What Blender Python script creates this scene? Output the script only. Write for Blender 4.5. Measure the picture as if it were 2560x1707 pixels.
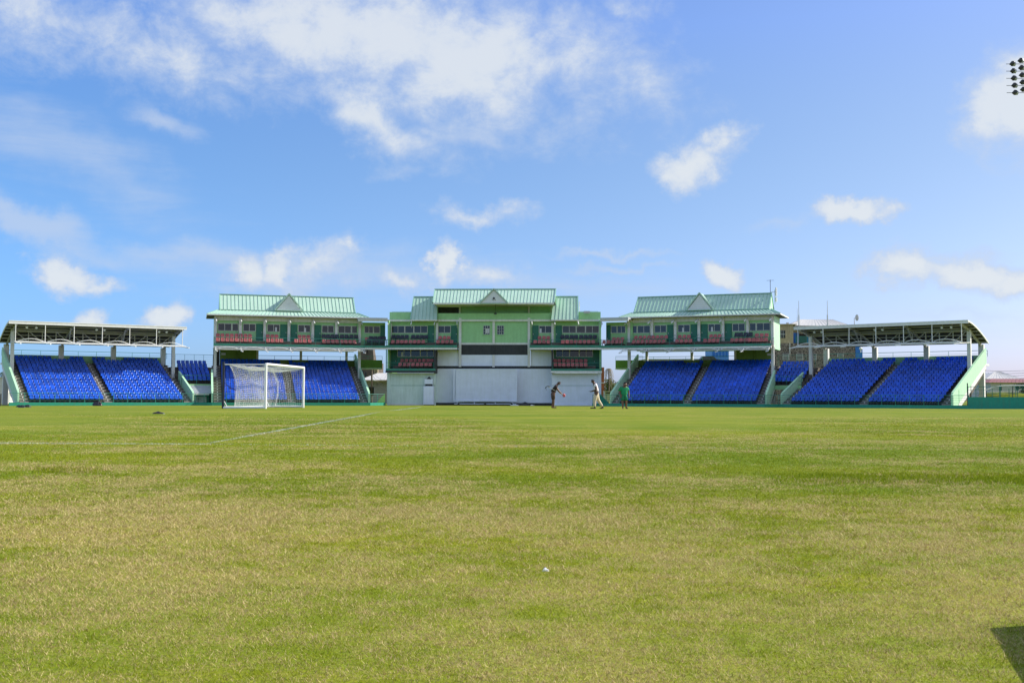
import bpy, bmesh, math, random
import numpy as np
from mathutils import Vector, Matrix
random.seed(7); rng = np.random.default_rng(11)
R = math.radians; PI = math.pi
for o in list(bpy.data.objects): bpy.data.objects.remove(o)
S = bpy.context.scene
COL = S.collection
# ------------------------------------------------------------------ camera
FP = 2720.0; CH = 0.70
YAW = R(3.0); PITCH = math.atan(0.0508); ROLL = 0.0028
cam_d = bpy.data.cameras.new('camera'); cam = bpy.data.objects.new('camera', cam_d); COL.objects.link(cam)
cam_d.sensor_width = 36; cam_d.lens = 36*FP/2560; cam_d.clip_start = 0.05; cam_d.clip_end = 9000
CM = Matrix.Rotation(YAW, 3, 'Z') @ Matrix.Rotation(PI/2+PITCH, 3, 'X') @ Matrix.Rotation(ROLL, 3, 'Z')
cam.matrix_world = Matrix.Translation((0, 0, CH)) @ CM.to_4x4()
S.camera = cam
# ------------------------------------------------------------------ sky, sun, exposure
SUN_EL = R(36); SUN_AZ = R(76)          # azimuth clockwise from +Y
w = bpy.data.worlds.new('World'); S.world = w; w.use_nodes = True
S.view_settings.view_transform = 'Standard'; S.view_settings.look = 'None'
S.view_settings.exposure = 0.4; S.view_settings.gamma = 1
sun_d = bpy.data.lights.new('sun', 'SUN'); sun = bpy.data.objects.new('sun', sun_d); COL.objects.link(sun)
sun_d.energy = 5.0; sun_d.angle = R(0.53); sun_d.color = (1.0, 0.95, 0.86)
sdir = Vector((math.sin(SUN_AZ)*math.cos(SUN_EL), math.cos(SUN_AZ)*math.cos(SUN_EL), math.sin(SUN_EL)))
sun.rotation_euler = sdir.to_track_quat('Z', 'Y').to_euler(); sun.location = sdir*200

def ray(px, py):
    return CM @ Vector(((px-1280)/FP, (853.5-py)/FP, -1))
def az_el(px, py):
    d = ray(px, py).normalized()
    return math.atan2(d.x, d.y), math.asin(d.z)

def build_world():
    nt = w.node_tree; N = nt.nodes; L = nt.links; N.clear()
    out = N.new('ShaderNodeOutputWorld'); bg = N.new('ShaderNodeBackground'); bg.inputs[1].default_value = 0.12
    sky = N.new('ShaderNodeTexSky'); sky.sky_type = 'NISHITA'; sky.sun_disc = False
    sky.sun_elevation = SUN_EL; sky.sun_rotation = SUN_AZ
    sky.air_density = 1.0; sky.dust_density = .7; sky.ozone_density = 2.5; sky.altitude = 0
    tc = N.new('ShaderNodeTexCoord')
    sep = N.new('ShaderNodeSeparateXYZ'); L.new(tc.outputs['Generated'], sep.inputs[0])
    def m(op, a, b=None, c=None, clamp=False):
        n = N.new('ShaderNodeMath'); n.operation = op; n.use_clamp = clamp
        for i, v in enumerate((a, b, c)):
            if v is None: continue
            if isinstance(v, (int, float)): n.inputs[i].default_value = v
            else: L.new(v, n.inputs[i])
        return n.outputs[0]
    az = m('ARCTAN2', sep.outputs[0], sep.outputs[1]); el = m('ARCSINE', sep.outputs[2])
    comb = N.new('ShaderNodeCombineXYZ'); L.new(az, comb.inputs[0]); L.new(el, comb.inputs[1])
    def noise(scale, detail, rough, src, stretch=(1, 1, 1), dist=0.0):
        mp = N.new('ShaderNodeMapping'); mp.inputs['Scale'].default_value = stretch; L.new(src, mp.inputs[0])
        n = N.new('ShaderNodeTexNoise'); n.inputs['Scale'].default_value = scale; n.inputs['Detail'].default_value = detail
        n.inputs['Roughness'].default_value = rough; n.inputs['Distortion'].default_value = dist; L.new(mp.outputs[0], n.inputs[0])
        return n
    # ragged edges: warp the sky coordinates with noise
    wn = noise(13, 8, .62, comb.outputs[0])
    vs = N.new('ShaderNodeVectorMath'); vs.operation = 'SUBTRACT'; L.new(wn.outputs['Color'], vs.inputs[0]); vs.inputs[1].default_value = (.5, .5, .5)
    vm = N.new('ShaderNodeVectorMath'); vm.operation = 'MULTIPLY'; L.new(vs.outputs[0], vm.inputs[0]); vm.inputs[1].default_value = (.115, .07, 0)
    va = N.new('ShaderNodeVectorMath'); va.operation = 'ADD'; L.new(comb.outputs[0], va.inputs[0]); L.new(vm.outputs[0], va.inputs[1])
    P = va.outputs[0]
    def field(blobs):
        cur = None
        for (px, py, rx, ry, rot, wt) in blobs:
            a, e = az_el(px, py)
            mp = N.new('ShaderNodeMapping'); mp.vector_type = 'TEXTURE'
            mp.inputs['Location'].default_value = (a, e, 0); mp.inputs['Rotation'].default_value = (0, 0, R(-rot))
            mp.inputs['Scale'].default_value = (rx/FP, ry/FP, 1); L.new(P, mp.inputs[0])
            ln = N.new('ShaderNodeVectorMath'); ln.operation = 'LENGTH'; L.new(mp.outputs[0], ln.inputs[0])
            v = m('MULTIPLY', m('SUBTRACT', 1.35, ln.outputs['Value']), wt)
            if cur is None: cur = v
            else:
                q = N.new('ShaderNodeMath'); q.operation = 'SMOOTH_MAX'; q.inputs[2].default_value = .28
                L.new(cur, q.inputs[0]); L.new(v, q.inputs[1]); cur = q.outputs[0]
        return cur
    big = [(120, 40, 250, 80, 5, .6), (430, 120, 270, 80, 8, .75), (700, 60, 250, 80, 6, .95), (960, 90, 420, 130, 10, 1.1), (1180, 150, 260, 150, 0, 1.15),
           (1440, 150, 160, 120, 25, .6), (1590, 200, 130, 90, 20, .5), (930, 290, 205, 58, 22, .9), (1160, 235, 200, 55, 0, .8),
           (1570, 8, 80, 28, 10, .5), (2530, 270, 95, 95, -30, 1.5)]
    crisp = [(1735, 395, 110, 50, -8, .95), (1800, 360, 60, 30, -20, .7), (1700, 430, 70, 40, 10, .8), (1195, 528, 125, 30, 5, .6), (2140, 542, 98, 30, -5, 1.25), (1812, 675, 58, 36, 15, 1.3),
             (2265, 668, 95, 52, -10, 1.2), (2400, 690, 120, 42, 10, 1.1), (2520, 712, 120, 36, 0, 1.1), (2350, 640, 120, 30, 0, .5), (600, 680, 60, 40, 0, .9),
             (700, 655, 70, 45, -20, .95), (820, 650, 130, 60, -15, .6), (900, 620, 50, 34, 0, .7), (1105, 665, 34, 62, 8, 1.2), (1190, 700, 130, 34, 0, .6),
             (145, 685, 62, 42, 10, 1.0), (215, 705, 80, 26, 5, .7), (430, 785, 62, 34, -20, 1.0), (225, 795, 42, 26, 0, .8), (1020, 715, 50, 26, 0, .6)]
    veil = [(230, 400, 320, 90, 22, .55), (60, 350, 160, 90, 10, .5), (410, 285, 110, 30, 12, .7), (50, 560, 230, 50, 12, 1.0), (120, 600, 260, 30, 10, .7), (520, 650, 400, 40, 5, .6),
            (860, 690, 500, 70, 0, .6), (980, 418, 70, 22, 0, .5), (1220, 345, 100, 30, 15, .5), (1530, 632, 160, 12, 1, .7), (1540, 668, 130, 12, 1, .7), (1400, 720, 300, 40, 0, .45),
            (1960, 560, 90, 18, 0, .4), (1640, 1080, 1200, 300, 0, .35), (2400, 800, 260, 20, 0, .35)]
    n1 = noise(24, 12, .66, comb.outputs[0], (1, 1.3, 1), .2)
    n2 = noise(5, 4, .5, comb.outputs[0], (1, 1.6, 1))
    n3 = noise(11, 7, .6, comb.outputs[0], (.45, 2.6, 1), .3)
    nn = m('ADD', m('MULTIPLY', m('SUBTRACT', n1.outputs[0], .5), 2.1), m('MULTIPLY', m('SUBTRACT', n2.outputs[0], .5), .9))
    def mr(v, a, b, lo=0.0, hi=1.0):
        n = N.new('ShaderNodeMapRange'); n.interpolation_type = 'SMOOTHSTEP'
        n.inputs[1].default_value = a; n.inputs[2].default_value = b; n.inputs[3].default_value = lo; n.inputs[4].default_value = hi
        L.new(v, n.inputs[0]); return n.outputs[0]
    dB = m('ADD', field(big), nn); dC = m('ADD', field(crisp), m('MULTIPLY', nn, .8))
    dV = m('ADD', field(veil), m('MULTIPLY', m('SUBTRACT', n3.outputs[0], .5), 1.6))
    aB = mr(dB, -.30, 1.15, 0, .88); aC = mr(dC, -.05, .85, 0, .93); aV = mr(dV, -.02, 1.15, 0, .68)
    al = m('SUBTRACT', 1, m('MULTIPLY', m('MULTIPLY', m('SUBTRACT', 1, aB), m('SUBTRACT', 1, aC)), m('SUBTRACT', 1, aV)))
    cr = N.new('ShaderNodeMix'); cr.data_type = 'RGBA'
    cr.inputs[6].default_value = CLOUD_LO; cr.inputs[7].default_value = CLOUD_HI
    L.new(mr(m('MAXIMUM', m('MULTIPLY', dB, .9), dC), .25, 1.2), cr.inputs[0])
    # unseen bright clouds overhead and behind, added to brighten the shaded facades
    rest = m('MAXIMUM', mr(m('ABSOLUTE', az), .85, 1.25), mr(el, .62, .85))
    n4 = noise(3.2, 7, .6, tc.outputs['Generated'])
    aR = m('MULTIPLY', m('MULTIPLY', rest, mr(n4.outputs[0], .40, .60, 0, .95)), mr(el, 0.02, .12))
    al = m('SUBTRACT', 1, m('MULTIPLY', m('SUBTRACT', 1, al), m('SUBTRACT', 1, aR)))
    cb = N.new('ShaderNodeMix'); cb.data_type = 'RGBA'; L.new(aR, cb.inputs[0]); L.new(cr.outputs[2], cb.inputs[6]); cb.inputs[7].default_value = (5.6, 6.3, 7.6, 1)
    # clear sky: the Nishita sky, its colour scaled by azimuth and elevation
    hs = N.new('ShaderNodeMix'); hs.data_type = 'RGBA'; hs.blend_type = 'MULTIPLY'; hs.inputs[0].default_value = 1
    L.new(sky.outputs[0], hs.inputs[6]); 
    azc = m('MINIMUM', m('MAXIMUM', az, -.6), .6)
    gc = N.new('ShaderNodeCombineColor'); elc = m('MINIMUM', m('MAXIMUM', el, 0.0), .33); el2 = m('MULTIPLY', elc, elc)
    for i, (k0, ka, ke, kq) in enumerate(((.62, .37, .80, -.66), (.765, .05, .30, .60), (1.40, -.22, -3.8, 10.0))):
        L.new(m('ADD', m('MULTIPLY_ADD', azc, ka, k0), m('ADD', m('MULTIPLY', elc, ke), m('MULTIPLY', el2, kq))), gc.inputs[i])
    L.new(gc.outputs[0], hs.inputs[7])
    ad = N.new('ShaderNodeMix'); ad.data_type = 'RGBA'; ad.blend_type = 'ADD'; ad.inputs[0].default_value = 1
    L.new(hs.outputs[2], ad.inputs[6]); ad.inputs[7].default_value = SKY_ADD
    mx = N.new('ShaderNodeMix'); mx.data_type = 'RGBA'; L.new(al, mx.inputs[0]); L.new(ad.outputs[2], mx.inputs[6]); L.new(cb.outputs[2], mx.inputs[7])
    L.new(mx.outputs[2], bg.inputs[0]); L.new(bg.outputs[0], out.inputs[0])
CLOUD_LO = (3.5, 4.15, 5.3, 1); CLOUD_HI = (4.85, 5.15, 5.45, 1); SKY_ADD = (0, 0, 0, 1)
build_world()
S.cycles.use_denoising = True
try: S.cycles.denoising_prefilter = 'ACCURATE'; S.cycles.denoising_input_passes = 'RGB_ALBEDO_NORMAL'
except Exception: pass
try: w.cycles.sampling_method = 'MANUAL'; w.cycles.sample_map_resolution = 512
except Exception: pass
S.cycles.max_bounces = 6; S.cycles.transparent_max_bounces = 12

# ------------------------------------------------------------------ materials
MATS = {}
def mat(name, col, rough=.7, metal=0.0, var=.12, scale=3.0, streak=0.0, bump=0.0, spec=.5, dirt=None, coord='Object', detail=4):
    if name in MATS: return MATS[name]
    M = bpy.data.materials.new(name); M.use_nodes = True; nt = M.node_tree; N = nt.nodes; L = nt.links
    b = N['Principled BSDF']; b.inputs['Roughness'].default_value = rough; b.inputs['Metallic'].default_value = metal
    b.inputs['Specular IOR Level'].default_value = spec
    tc = N.new('ShaderNodeTexCoord')
    mp = N.new('ShaderNodeMapping'); L.new(tc.outputs[coord], mp.inputs[0])
    n = N.new('ShaderNodeTexNoise'); n.inputs['Scale'].default_value = scale; n.inputs['Detail'].default_value = detail; n.inputs['Roughness'].default_value = .65
    L.new(mp.outputs[0], n.inputs[0])
    rp = N.new('ShaderNodeValToRGB'); e = rp.color_ramp.elements
    d = dirt if dirt else tuple(c*(1-var*2) for c in col)
    e[0].position = .3; e[0].color = (*[max(0, c*(1-var)) for c in col], 1)
    e[1].position = .7; e[1].color = (*[min(1, c*(1+var*.7)) for c in col], 1)
    L.new(n.outputs[0], rp.inputs[0]); c = rp.outputs[0]
    if streak > 0:
        mp2 = N.new('ShaderNodeMapping'); mp2.inputs['Scale'].default_value = (2.6, 2.6, .22); L.new(tc.outputs[coord], mp2.inputs[0])
        n2 = N.new('ShaderNodeTexNoise'); n2.inputs['Scale'].default_value = 1.6; n2.inputs['Detail'].default_value = 6; n2.inputs['Roughness'].default_value = .7
        L.new(mp2.outputs[0], n2.inputs[0])
        r2 = N.new('ShaderNodeValToRGB'); r2.color_ramp.elements[0].position = .44; r2.color_ramp.elements[0].color = (0, 0, 0, 1)
        r2.color_ramp.elements[1].position = .78; r2.color_ramp.elements[1].color = (streak,)*3+(1,)
        L.new(n2.outputs[0], r2.inputs[0])
        mx = N.new('ShaderNodeMix'); mx.data_type = 'RGBA'; L.new(r2.outputs[0], mx.inputs[0]); L.new(c, mx.inputs[6]); mx.inputs[7].default_value = (*d, 1); c = mx.outputs[2]
    L.new(c, b.inputs['Base Color'])
    if bump > 0:
        bp = N.new('ShaderNodeBump'); bp.inputs['Strength'].default_value = bump; bp.inputs['Distance'].default_value = .02
        n3 = N.new('ShaderNodeTexNoise'); n3.inputs['Scale'].default_value = scale*6; n3.inputs['Detail'].default_value = 3; L.new(tc.outputs[coord], n3.inputs[0])
        L.new(n3.outputs[0], bp.inputs['Height']); L.new(bp.outputs[0], b.inputs['Normal'])
    MATS[name] = M; return M
m_green = mat('apple_green_paint', (.32, .59, .29), .75, var=.07, streak=.3, dirt=(.16, .30, .14))
m_mint = mat('mint_paint', (.42, .68, .44), .75, var=.08, streak=.35, dirt=(.25, .42, .28))
m_dkgreen = mat('dark_green_paint', (.012, .15, .10), .5, var=.15, streak=.3, dirt=(.03, .12, .08))
m_fascia = mat('weathered_green_fascia', (.03, .22, .15), .6, var=.25, scale=1.4, streak=.6, dirt=(.09, .15, .11))
m_boundary = mat('boundary_green_paint', (.012, .27, .17), .55, var=.14, streak=.45, dirt=(.07, .17, .10))
m_rail = mat('green_rail_paint', (.03, .21, .16), .5, var=.1)
m_roof = mat('mint_metal_roof', (.42, .58, .47), .38, var=.07, scale=.8, streak=.25, dirt=(.30, .46, .34), spec=.35)
m_rib = mat('mint_metal_rib', (.26, .46, .36), .4, var=.06)
m_white = mat('white_steel_paint', (.76, .75, .71), .55, var=.08, streak=.3, dirt=(.5, .47, .42))
m_col = mat('pale_column_paint', (.70, .69, .66), .7, var=.08, streak=.4, dirt=(.42, .41, .36))
m_beam = mat('pale_beam_paint', (.70, .70, .67), .7, var=.08, streak=.5, dirt=(.40, .40, .36))
m_wallw = mat('whitewashed_wall', (.75, .79, .89), .8, var=.07, scale=1.2, streak=.45, dirt=(.62, .68, .66), bump=.15)
m_wallg = mat('green_tinged_whitewash', (.66, .77, .70), .8, var=.08, scale=1.2, streak=.6, dirt=(.40, .52, .40), bump=.15)
m_black = mat('black_paint', (.022, .025, .028), .6, var=.3, streak=.4, dirt=(.06, .06, .06))
m_glass = mat('dark_glass', (.025, .03, .033), .06, var=.3, scale=.7, spec=.6)
m_curt = mat('white_blind', (.6, .62, .66), .8, var=.05)
m_alu = mat('pale_window_frame', (.62, .62, .60), .5, var=.06)
m_conc = mat('stained_concrete', (.12, .10, .082), .9, var=.35, scale=1.5, streak=.6, dirt=(.07, .06, .05), bump=.3)
m_step = mat('worn_concrete_step', (.30, .27, .23), .9, var=.25, scale=2.5, streak=.5, dirt=(.16, .14, .12), bump=.3)
m_mark = mat('white_mark', (.8, .8, .78), .6, var=.03)
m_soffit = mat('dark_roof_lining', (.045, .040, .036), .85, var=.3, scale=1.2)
m_truss = mat('grey_truss_paint', (.46, .44, .40), .7, var=.1, streak=.4, dirt=(.3, .27, .22))
m_galv = mat('galvanised_sheet', (.50, .52, .54), .5, metal=.2, var=.1, scale=1.0, streak=.6, dirt=(.30, .30, .30))
m_lamp = mat('lamp_housing', (.7, .7, .68), .4, var=.05)
m_dark = mat('dark_metal', (.03, .03, .033), .5, var=.2)
m_olive = mat('olive_green_paint', (.17, .27, .055), .8, var=.12, streak=.4, dirt=(.10, .15, .04))
m_louvre = mat('grey_louvre', (.66, .68, .70), .7, var=.04)

# ------------------------------------------------------------------ mesh builder + frames
GZ = -0.3
class MB:
    def __init__(s, F=None): s.v = []; s.f = []; s.m = []; s.F = F; s.mi = 0; s.fl = bool(F and F.sgn < 0)
    def add(s, vs, fs):
        b = len(s.v); s.v += [tuple(p) for p in vs]
        for f in fs:
            s.f.append(tuple(b+i for i in (reversed(f) if s.fl else f))); s.m.append(s.mi)
    def box(s, x0, x1, y0, y1, z0, z1):
        if x0 > x1: x0, x1 = x1, x0
        if y0 > y1: y0, y1 = y1, y0
        if z0 > z1: z0, z1 = z1, z0
        s.add([(x0, y0, z0), (x1, y0, z0), (x1, y1, z0), (x0, y1, z0), (x0, y0, z1), (x1, y0, z1), (x1, y1, z1), (x0, y1, z1)],
              [(0, 3, 2, 1), (4, 5, 6, 7), (0, 1, 5, 4), (1, 2, 6, 5), (2, 3, 7, 6), (3, 0, 4, 7)])
    def bar(s, a, b, wd, hd=None, up=(0, 0, 1)):
        a, b = Vector(a), Vector(b); hd = hd or wd; d = (b-a).normalized(); up = Vector(up)
        if abs(d.dot(up)) > .98: up = Vector((0, 1, 0))
        r = d.cross(up).normalized()*wd/2; u = r.cross(d).normalized()*hd/2
        s.add([a-r-u, a+r-u, a+r+u, a-r+u, b-r-u, b+r-u, b+r+u, b-r+u],
              [(0, 1, 2, 3), (7, 6, 5, 4), (1, 0, 4, 5), (2, 1, 5, 6), (3, 2, 6, 7), (0, 3, 7, 4)])
    def tube(s, a, b, r, n=6, r2=None, cap=True):
        a, b = Vector(a), Vector(b); r2 = r if r2 is None else r2; d = (b-a).normalized()
        up = Vector((0, 0, 1)) if abs(d.z) < .95 else Vector((1, 0, 0))
        x = d.cross(up).normalized(); y = x.cross(d)
        vs = []
        for k in range(n):
            t = 2*PI*k/n; q = x*math.cos(t)+y*math.sin(t); vs += [a+q*r, b+q*r2]
        fs = [(2*k, 2*((k+1) % n), 2*((k+1) % n)+1, 2*k+1) for k in range(n)]
        if cap: fs += [tuple(2*k for k in reversed(range(n))), tuple(2*k+1 for k in range(n))]
        s.add(vs, fs)
    def path(s, pts, r, n=5):
        for a, b in zip(pts[:-1], pts[1:]): s.tube(a, b, r, n, cap=False)
    def prism(s, poly, y0, y1, axis='y'):
        # poly in (x,z) extruded along y; axis 'x': poly in (y,z) extruded along x
        n = len(poly)
        if axis == 'y': vs = [(p[0], y0, p[1]) for p in poly]+[(p[0], y1, p[1]) for p in poly]
        elif axis == 'x': vs = [(y0, p[0], p[1]) for p in poly]+[(y1, p[0], p[1]) for p in poly]
        else: vs = [(p[0], p[1], y0) for p in poly]+[(p[0], p[1], y1) for p in poly]
        s.add(vs, [tuple(range(n)), tuple(reversed(range(n, 2*n)))]+[(i, i+n, (i+1) % n+n, (i+1) % n) for i in range(n)])
    def quad(s, a, b, c, d): s.add([a, b, c, d], [(0, 1, 2, 3)])
    def ell(s, c, rx, ry, rz, n=10, k=7):
        vs = []; 
        for i in range(k+1):
            t = PI*i/k
            for j in range(n):
                q = 2*PI*j/n; vs.append((c[0]+rx*math.sin(t)*math.cos(q), c[1]+ry*math.sin(t)*math.sin(q), c[2]+rz*math.cos(t)))
        s.add(vs, [(i*n+j, (i+1)*n+j, (i+1)*n+(j+1) % n, i*n+(j+1) % n) for i in range(k) for j in range(n)])
    def build(s, name, mats, parent=None, smooth=False):
        if not isinstance(mats, (list, tuple)): mats = [mats]
        me = bpy.data.meshes.new(name)
        F = s.F
        vs = [(F.sgn*p[0], p[1], p[2]-GZ) for p in s.v] if F else s.v
        me.from_pydata(vs, [], s.f)
        for m_ in mats: me.materials.append(m_)
        if len(mats) > 1: me.polygons.foreach_set('material_index', s.m)
        if smooth: me.polygons.foreach_set('use_smooth', [True]*len(me.polygons))
        me.update()
        o = bpy.data.objects.new(name, me); COL.objects.link(o)
        if parent: o.parent = parent
        return o
def tag(o, label=None, cat=None, group=None, kind=None):
    if label: o['label'] = label
    if cat: o['category'] = cat
    if group: o['group'] = group
    if kind: o['kind'] = kind
    return o
def empty(name, loc, rz=0):
    o = bpy.data.objects.new(name, None); COL.objects.link(o); o.location = loc; o.rotation_euler = (0, 0, rz); o.empty_display_size = .3
    return o
def cxy(X, D):   # camera-aligned ground coordinates -> world
    c, s_ = math.cos(YAW), math.sin(YAW); return (X*c-D*s_, X*s_+D*c)
class Frame:
    def __init__(s, wx, wy, rot, sgn=1):
        s.o = (wx, wy); s.rot = rot; s.sgn = sgn; c, n = math.cos(rot), math.sin(rot)
        s.ux = (c*sgn, n*sgn); s.vx = (-n, c)
    def world(s, u, v, z=0): return Vector((s.o[0]+u*s.ux[0]+v*s.vx[0], s.o[1]+u*s.ux[1]+v*s.vx[1], z))
    def px(s, px, py, v):      # where the sight line through a photo point meets the vertical plane at depth v
        d = ray(px, py); ox, oy = s.o
        t = ((ox*s.vx[0]+oy*s.vx[1])+v)/(d.x*s.vx[0]+d.y*s.vx[1])
        x, y = d.x*t, d.y*t
        return ((x-ox)*s.ux[0]+(y-oy)*s.ux[1], CH+d.z*t)
    def U(s, px, v, py=900): return s.px(px, py, v)[0]
    def Z(s, px, py, v): return s.px(px, py, v)[1]
    def empty(s, name): return empty(name, (s.o[0], s.o[1], GZ), s.rot)
def gz(x, y):
    d = math.hypot(x, y); t = min(1, max(0, (d-74)/28)); return GZ*t*t*(3-2*t)
def at(px, D, py=None):
    """world point on the sight line of photo column px at camera depth D; z from py when given, else the ground"""
    d = ray(px, 991 if py is None else py); f = Vector((-math.sin(YAW), math.cos(YAW), 0)); t = D/d.dot(f)
    p = d*t+Vector((0, 0, CH))
    if py is None: p.z = gz(p.x, p.y)
    return p
fL = Frame(*cxy(-48.24, 106.5), R(35.5)); fR = Frame(*cxy(41.3, 102.3), R(-35.5), -1)
fl = Frame(*cxy(-31.33, 115.2), R(19.2)); fr = Frame(*cxy(25.84, 112.2), R(-18.8), -1)
fC = Frame(-8.65, 124.7, 0)
BAL = []       # balcony seats: (kind, frame, u, v, z, place, row, n)
BLUE = []      # blue seats: (x,y,z,rot,label)
def ordw(n): return ['first', 'second', 'third', 'fourth', 'fifth', 'sixth', 'seventh', 'eighth', 'ninth', 'tenth', 'eleventh', 'twelfth', 'thirteenth', 'fourteenth', 'fifteenth', 'sixteenth'][n-1]
# ================================================================== ground
def material_turf(name, blades):
    M = bpy.data.materials.new(name); M.use_nodes = True; nt = M.node_tree; N = nt.nodes; L = nt.links
    b = N['Principled BSDF']; b.inputs['Roughness'].default_value = .9; b.inputs['Specular IOR Level'].default_value = .08
    geo = N.new('ShaderNodeNewGeometry')
    flat = N.new('ShaderNodeVectorMath'); flat.operation = 'MULTIPLY'; L.new(geo.outputs['Position'], flat.inputs[0]); flat.inputs[1].default_value = (1, 1, 0)
    def noise(scale, detail, stretch=(1, 1, 1), loc=(0, 0, 0), rough=.6):
        mp = N.new('ShaderNodeMapping'); mp.inputs['Scale'].default_value = stretch; mp.inputs['Location'].default_value = loc; L.new(flat.outputs[0], mp.inputs[0])
        n = N.new('ShaderNodeTexNoise'); n.inputs['Scale'].default_value = scale; n.inputs['Detail'].default_value = detail; n.inputs['Roughness'].default_value = rough
        L.new(mp.outputs[0], n.inputs[0]); return n.outputs[0]
    def m(op, a, b_=None, clamp=False):
        n = N.new('ShaderNodeMath'); n.operation = op; n.use_clamp = clamp
        for i, v in enumerate((a, b_)):
            if v is None: continue
            if isinstance(v, (int, float)): n.inputs[i].default_value = v
            else: L.new(v, n.inputs[i])
        return n.outputs[0]
    def mr(v, a, c, lo=0., hi=1.):
        n = N.new('ShaderNodeMapRange'); n.inputs[1].default_value = a; n.inputs[2].default_value = c; n.inputs[3].default_value = lo; n.inputs[4].default_value = hi
        L.new(v, n.inputs[0]); return n.outputs[0]
    patch = noise(.75, 5, (1, .8, 1)); broad = noise(.085, 4, (.55, 1.5, 1), (3, 7, 0)); fine = noise(5.5, 4)
    sxyz = N.new('ShaderNodeSeparateXYZ'); L.new(geo.outputs['Position'], sxyz.inputs[0])
    wear = mr(sxyz.outputs[1], 3.0, 9.5, .012, -.035)
    straw = m('ADD', m('ADD', m('ADD', m('MULTIPLY', patch, .5), wear), m('MULTIPLY', broad, .42)), m('MULTIPLY', fine, .30))
    def mix(fac, a, c):
        n = N.new('ShaderNodeMix'); n.data_type = 'RGBA'
        if isinstance(fac, float): n.inputs[0].default_value = fac
        else: L.new(fac, n.inputs[0])
        for i, v in ((6, a), (7, c)):
            if isinstance(v, tuple): n.inputs[i].default_value = (*v, 1)
            else: L.new(v, n.inputs[i])
        return n.outputs[2]
    big = noise(.19, 5, (.4, 1.2, 1), (11, 2, 0))
    green = mix(mr(big, .40, .60), (.11, .18, .004), (.29, .29, .014))
    if blades:
        at_ = N.new('ShaderNodeAttribute'); at_.attribute_name = 'rnd'; rnd = at_.outputs['Fac']
        g2 = mix(mr(m('FRACT', m('MULTIPLY', rnd, 17.3)), 0, 1), (.045, .08, .002), (.45, .48, .03)); green = mix(.62, green, g2)
        s2 = mix(m('FRACT', m('MULTIPLY', rnd, 7.7)), (.24, .155, .055), (.76, .61, .31))
        col = mix(m('MULTIPLY', m('LESS_THAN', rnd, mr(straw, .51, .67, .06, .88)), 1.0), green, s2)
        tr = N.new('ShaderNodeBsdfTranslucent'); L.new(col, tr.inputs[0]); ms = N.new('ShaderNodeMixShader'); ms.inputs[0].default_value = .3
        L.new(col, b.inputs['Base Color']); L.new(b.outputs[0], ms.inputs[1]); L.new(tr.outputs[0], ms.inputs[2])
        L.new(ms.outputs[0], N['Material Output'].inputs[0])
    else:
        sp = noise(46, 3, (1, 1, 1), (0, 0, 0), .8); sp2 = noise(9, 5, (.35, 1, 1), (5, 0, 0), .75)
        straw2 = m('ADD', straw, m('ADD', m('MULTIPLY', m('SUBTRACT', sp, .5), .5), m('MULTIPLY', m('SUBTRACT', sp2, .5), .32)))
        green = mix(mr(sp2, .35, .7), green, (.14, .21, .012))
        sp3 = noise(.7, 5, (.10, .55, 1), (9, 4, 0), .7); green = mix(mr(sp3, .42, .62), green, (.13, .20, .006))
        col = mix(mr(straw2, .52, .86, 0., .72), green, (.42, .34, .085)); dk = noise(75, 2, (1, 1, 1), (2, 2, 0), .7); col = mix(mr(dk, .46, .62, 0., .55), col, (.07, .075, .012))
        # the far outfield beyond the ground of the stadium is plain scrub
        L.new(col, b.inputs['Base Color'])
        bp = N.new('ShaderNodeBump'); bp.inputs['Strength'].default_value = .5; bp.inputs['Distance'].default_value = .05
        L.new(sp2, bp.inputs['Height']); L.new(bp.outputs[0], b.inputs['Normal'])
    return M
m_turf = material_turf('turf', False); m_blade = material_turf('grass_blades', True)
g = MB(); rs = [0, 2, 5, 10, 20, 35, 50, 62, 70]+list(range(74, 106, 3))+[115, 130, 160, 220, 400, 900, 2500, 7000]; NA = 96
vs = [(0, 0, 0)]
for r_ in rs[1:]:
    for k in range(NA):
        a = 2*PI*k/NA; x, y = r_*math.cos(a), r_*math.sin(a); vs.append((x, y, gz(x, y)+(.03*math.sin(x*.31+1)*math.sin(y*.23) if 30 < r_ < 100 else 0)*1.0))
fs = [(0, 1+k, 1+(k+1) % NA) for k in range(NA)]
for i in range(len(rs)-2):
    b0, b1 = 1+i*NA, 1+(i+1)*NA
    fs += [(b0+k, b1+k, b1+(k+1) % NA, b0+(k+1) % NA) for k in range(NA)]
g.add(vs, fs); tag(g.build('ground', m_turf, smooth=True), kind='structure')

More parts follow.
